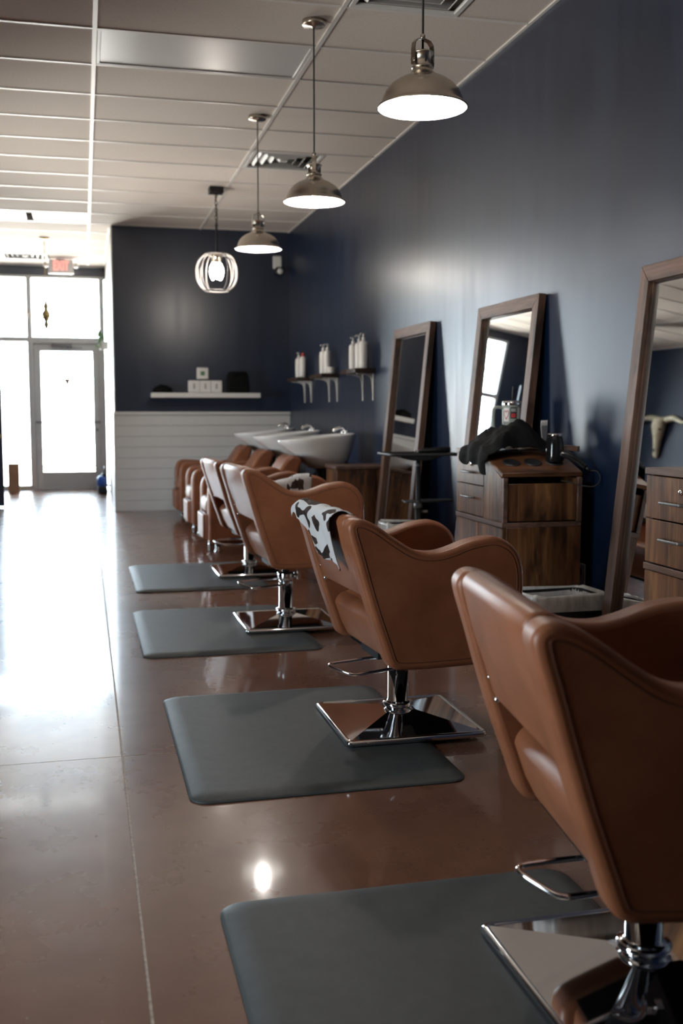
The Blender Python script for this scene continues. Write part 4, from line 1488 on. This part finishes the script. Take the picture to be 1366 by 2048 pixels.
# ------------------------------------------------------------------ waste bins
def bin_body():
    mb = MB()
    rings = []
    H = .325
    for z, k in ((0, .80), (.004, .82), (H, 1.0), (H, .975), (.02, .80)):
        rings.append([(x * k, y * k, z) for x, y in rrect(-.175, .175, -.125, .125, .045, 5)])
    return mb.loft(rings, True)
def bin_liner():
    mb = MB()
    base = rrect(-.175, .175, -.125, .125, .045, 9)
    n = len(base)
    rings = []
    lev = [(.265, 1.035, .10), (.285, 1.05, .12), (.305, 1.045, .08), (.325, 1.035, .05), (.338, 1.018, .05), (.332, .985, .05), (.27, .93, .03), (.18, .90, .02)]
    for q, (z, k, w) in enumerate(lev):
        ring = []
        for j, (x, y) in enumerate(base):
            nn = mnoise.noise(Vector((x * 30, y * 30, q * .9))) * .012 + mnoise.noise(Vector((x * 80, y * 80, q * 1.7))) * .006
            kk = k + max(-.012 if 1 < q < 5 else -.005, nn * 1.2)
            zz = z + (nn * 1.8 if q < 2 else nn * .7)
            ring.append((x * kk, y * kk, zz))
        rings.append(ring)
    return mb.loft(rings, False)
for x, y, rz, s, lab in ((2.065, 4.315, R(4), 1.0, 'black waste bin with a clear liner beside the nearest mirror'),
                         (2.06, 6.625, R(0), 1.22, 'waste bin with a white liner under the tray stand')):
    t = thing('waste_bin', lab, 'bin', (x, y, 0), rz, 'lined waste bins by the wall')
    t.scale = (.92 if s > 1.1 else 1.0, 1.0, s)
    part('bin_body', 'binbody', bin_body, M['black_plastic'], t, bevel=.003, seg=1)
    part('bin_liner', 'binliner', bin_liner, M['liner'], t)

# ------------------------------------------------------------------ wall outlet with plug
t = thing('wall_outlet', 'white wall outlet plate with a plug beside the cabinet', 'outlet', (WX - .001, 4.655, .343))
obj('cover_plate', MB().box(-.006, 0, -.036, .036, -.058, .058), M['white_metal'], t, .002, 1)
for z in (-.022, .022):
    obj('socket_face', MB().box(-.0085, -.0062, -.017, .017, z - .014, z + .014), M['white_metal'], t, .002, 1)
obj('plug', MB().box(-.055, -.009, -.016, .020, .004, .040), M['black_plastic'], t, .005, 2)
obj('power_cord', MB().tube(catmull([(-.052, .003, .022), (-.075, .02, .0), (-.078, .035, -.12), (-.07, .03, -.24), (-.05, .05, -.335), (-.12, .12, -.338)], 4, False), .004, 6), M['cord'], t)

# ------------------------------------------------------------------ by the storefront
t = thing('cardboard_box', 'tall brown cardboard box standing by the storefront window', 'box', (-.965, 15.30, 0))
obj('carton_body', MB().box(-.075, .075, -.075, .075, 0, .40), M['card'], t, .003, 1)
for s in (-1, 1):
    obj('flap', MB().box(-.075, .075, min(0.001 * s, .074 * s), max(.001 * s, .074 * s), .4005, .404), M['card'], t)
obj('tape', MB().box(-.076, .076, -.022, .022, .4042, .405), M['paper'], t)
t = thing('floor_cleaner', 'small blue and black carpet cleaner by the glass door', 'cleaner', (.232, 14.86, 0))
obj('base', MB().box(-.065, .065, -.10, .10, .0, .10), M['black_plastic'], t, .015, 2)
obj('tank', MB().lathe([(0, .10), (.055, .10), (.062, .13), (.060, .20), (.045, .235), (.02, .245), (0, .245)], (-.015, -.02, 0), 20), M['blue_plastic'], t)
obj('body_shell', MB().box(-.02, .06, -.02, .09, .10, .27), M['black_plastic'], t, .02, 2)
obj('handle', MB().tube(catmull([(.02, -.02, .24), (.025, -.05, .33), (.03, .03, .36), (.03, .07, .26)], 4, False), .011, 8), M['black_plastic'], t)
# trailing plant on the return wall
t = thing('hanging_plant', 'small green trailing plant on the white return wall', 'plant', (EX - .005, 14.55, 1.95))
obj('wall_pot', MB().lathe([(0, 0), (.045, 0), (.055, .02), (.065, .11), (.060, .112), (.050, .10), (0, .10)], (-.056, 0, 0), 20), M['white_paint'], t)
def leaf():
    mb = MB()
    def fn(u, v):
        w = .018 * math.sin(math.pi * min(1, u * .97 + .03)) * (v - .5) * 2
        return (u * .09, w, .012 * math.sin(u * 3) - abs(w) * .3)
    return mb.grid(fn, 6, 2)
random.seed(3)
for k in range(34):
    o = part('leaf', 'leaf', leaf, M['green_leaf'], t)
    a = random.uniform(0, 360)
    o.location = (-.06 + random.uniform(-.035, .03), random.uniform(-.05, .05), random.uniform(.02, .22))
    o.rotation_euler = (random.uniform(-.5, .5), random.uniform(-1.0, .9), R(random.uniform(95, 265)))
for k in range(5):
    yy = -.04 + k * .02
    obj('stem', MB().tube(catmull([(-.056, yy * .5, .10), (-.065, yy, .18), (-.08 - .01 * k, yy * 1.6, .22), (-.095, yy * 2, .16 - .02 * k)], 4, False), .0028, 5), M['green_leaf'], t)

# ------------------------------------------------------------------ longhorn skull on the left wall (seen in the mirror)
t = thing('longhorn_skull', 'pale longhorn cow skull on the navy wall, seen in the right mirror', 'skull', (LX, SKULL[0], SKULL[1]))
sk = MB()
prof = [(.00, .085, .045, .040), (-.03, .112, .075, .075), (-.10, .120, .085, .085), (-.17, .118, .082, .080), (-.235, .092, .072, .070), (-.31, .066, .060, .058), (-.40, .055, .050, .050), (-.48, .050, .044, .042), (-.54, .056, .038, .038), (-.575, .050, .026, .034), (-.59, .03, .012, .030)]
rings = []
for z, wy, dx, cx in prof:
    rings.append([(cx + dx * math.cos(2 * math.pi * j / 24), 1.2 * wy * math.sin(2 * math.pi * j / 24), z + .05) for j in range(24)])
sk.loft(rings)
obj('cranium', sk, M['bone'], t, subsurf=1)
for s in (-1, 1):
    e = obj('eye_socket', MB().lathe([(0, .0), (.024, .0), (.030, -.006), (0, -.02)], (0, 0, 0), 16), M['dark_hole'], t, loc=(.118, s * .106, -.125))
    e.rotation_euler = (0, R(62), s * R(48))
    e = obj('nostril', MB().lathe([(0, .002), (.011, .0), (0, -.01)], (0, 0, 0), 12), M['dark_hole'], t, loc=(.088, s * .016, -.44))
    e.rotation_euler = (0, R(86), 0)
    e.scale = (3.2, 1, 1)
    hp = catmull([(.045, s * .085, .0), (.055, s * .19, .02), (.07, s * .33, .03), (.085, s * .48, .0), (.10, s * .62, -.03), (.12, s * .74, -.01)], 4, False)
    n = len(hp)
    obj('horn', MB().tube(hp, [.052 * (1 - .88 * (i / (n - 1)) ** 1.4) for i in range(n)], 14), M['horn'], t)
    rg = [(.046 + .050 * math.cos(2 * math.pi * j / 16), s * .10, .05 * math.sin(2 * math.pi * j / 16)) for j in range(16)]
    obj('horn_base', MB().tube(rg, .008, 6, closed=True), M['bone'], t)
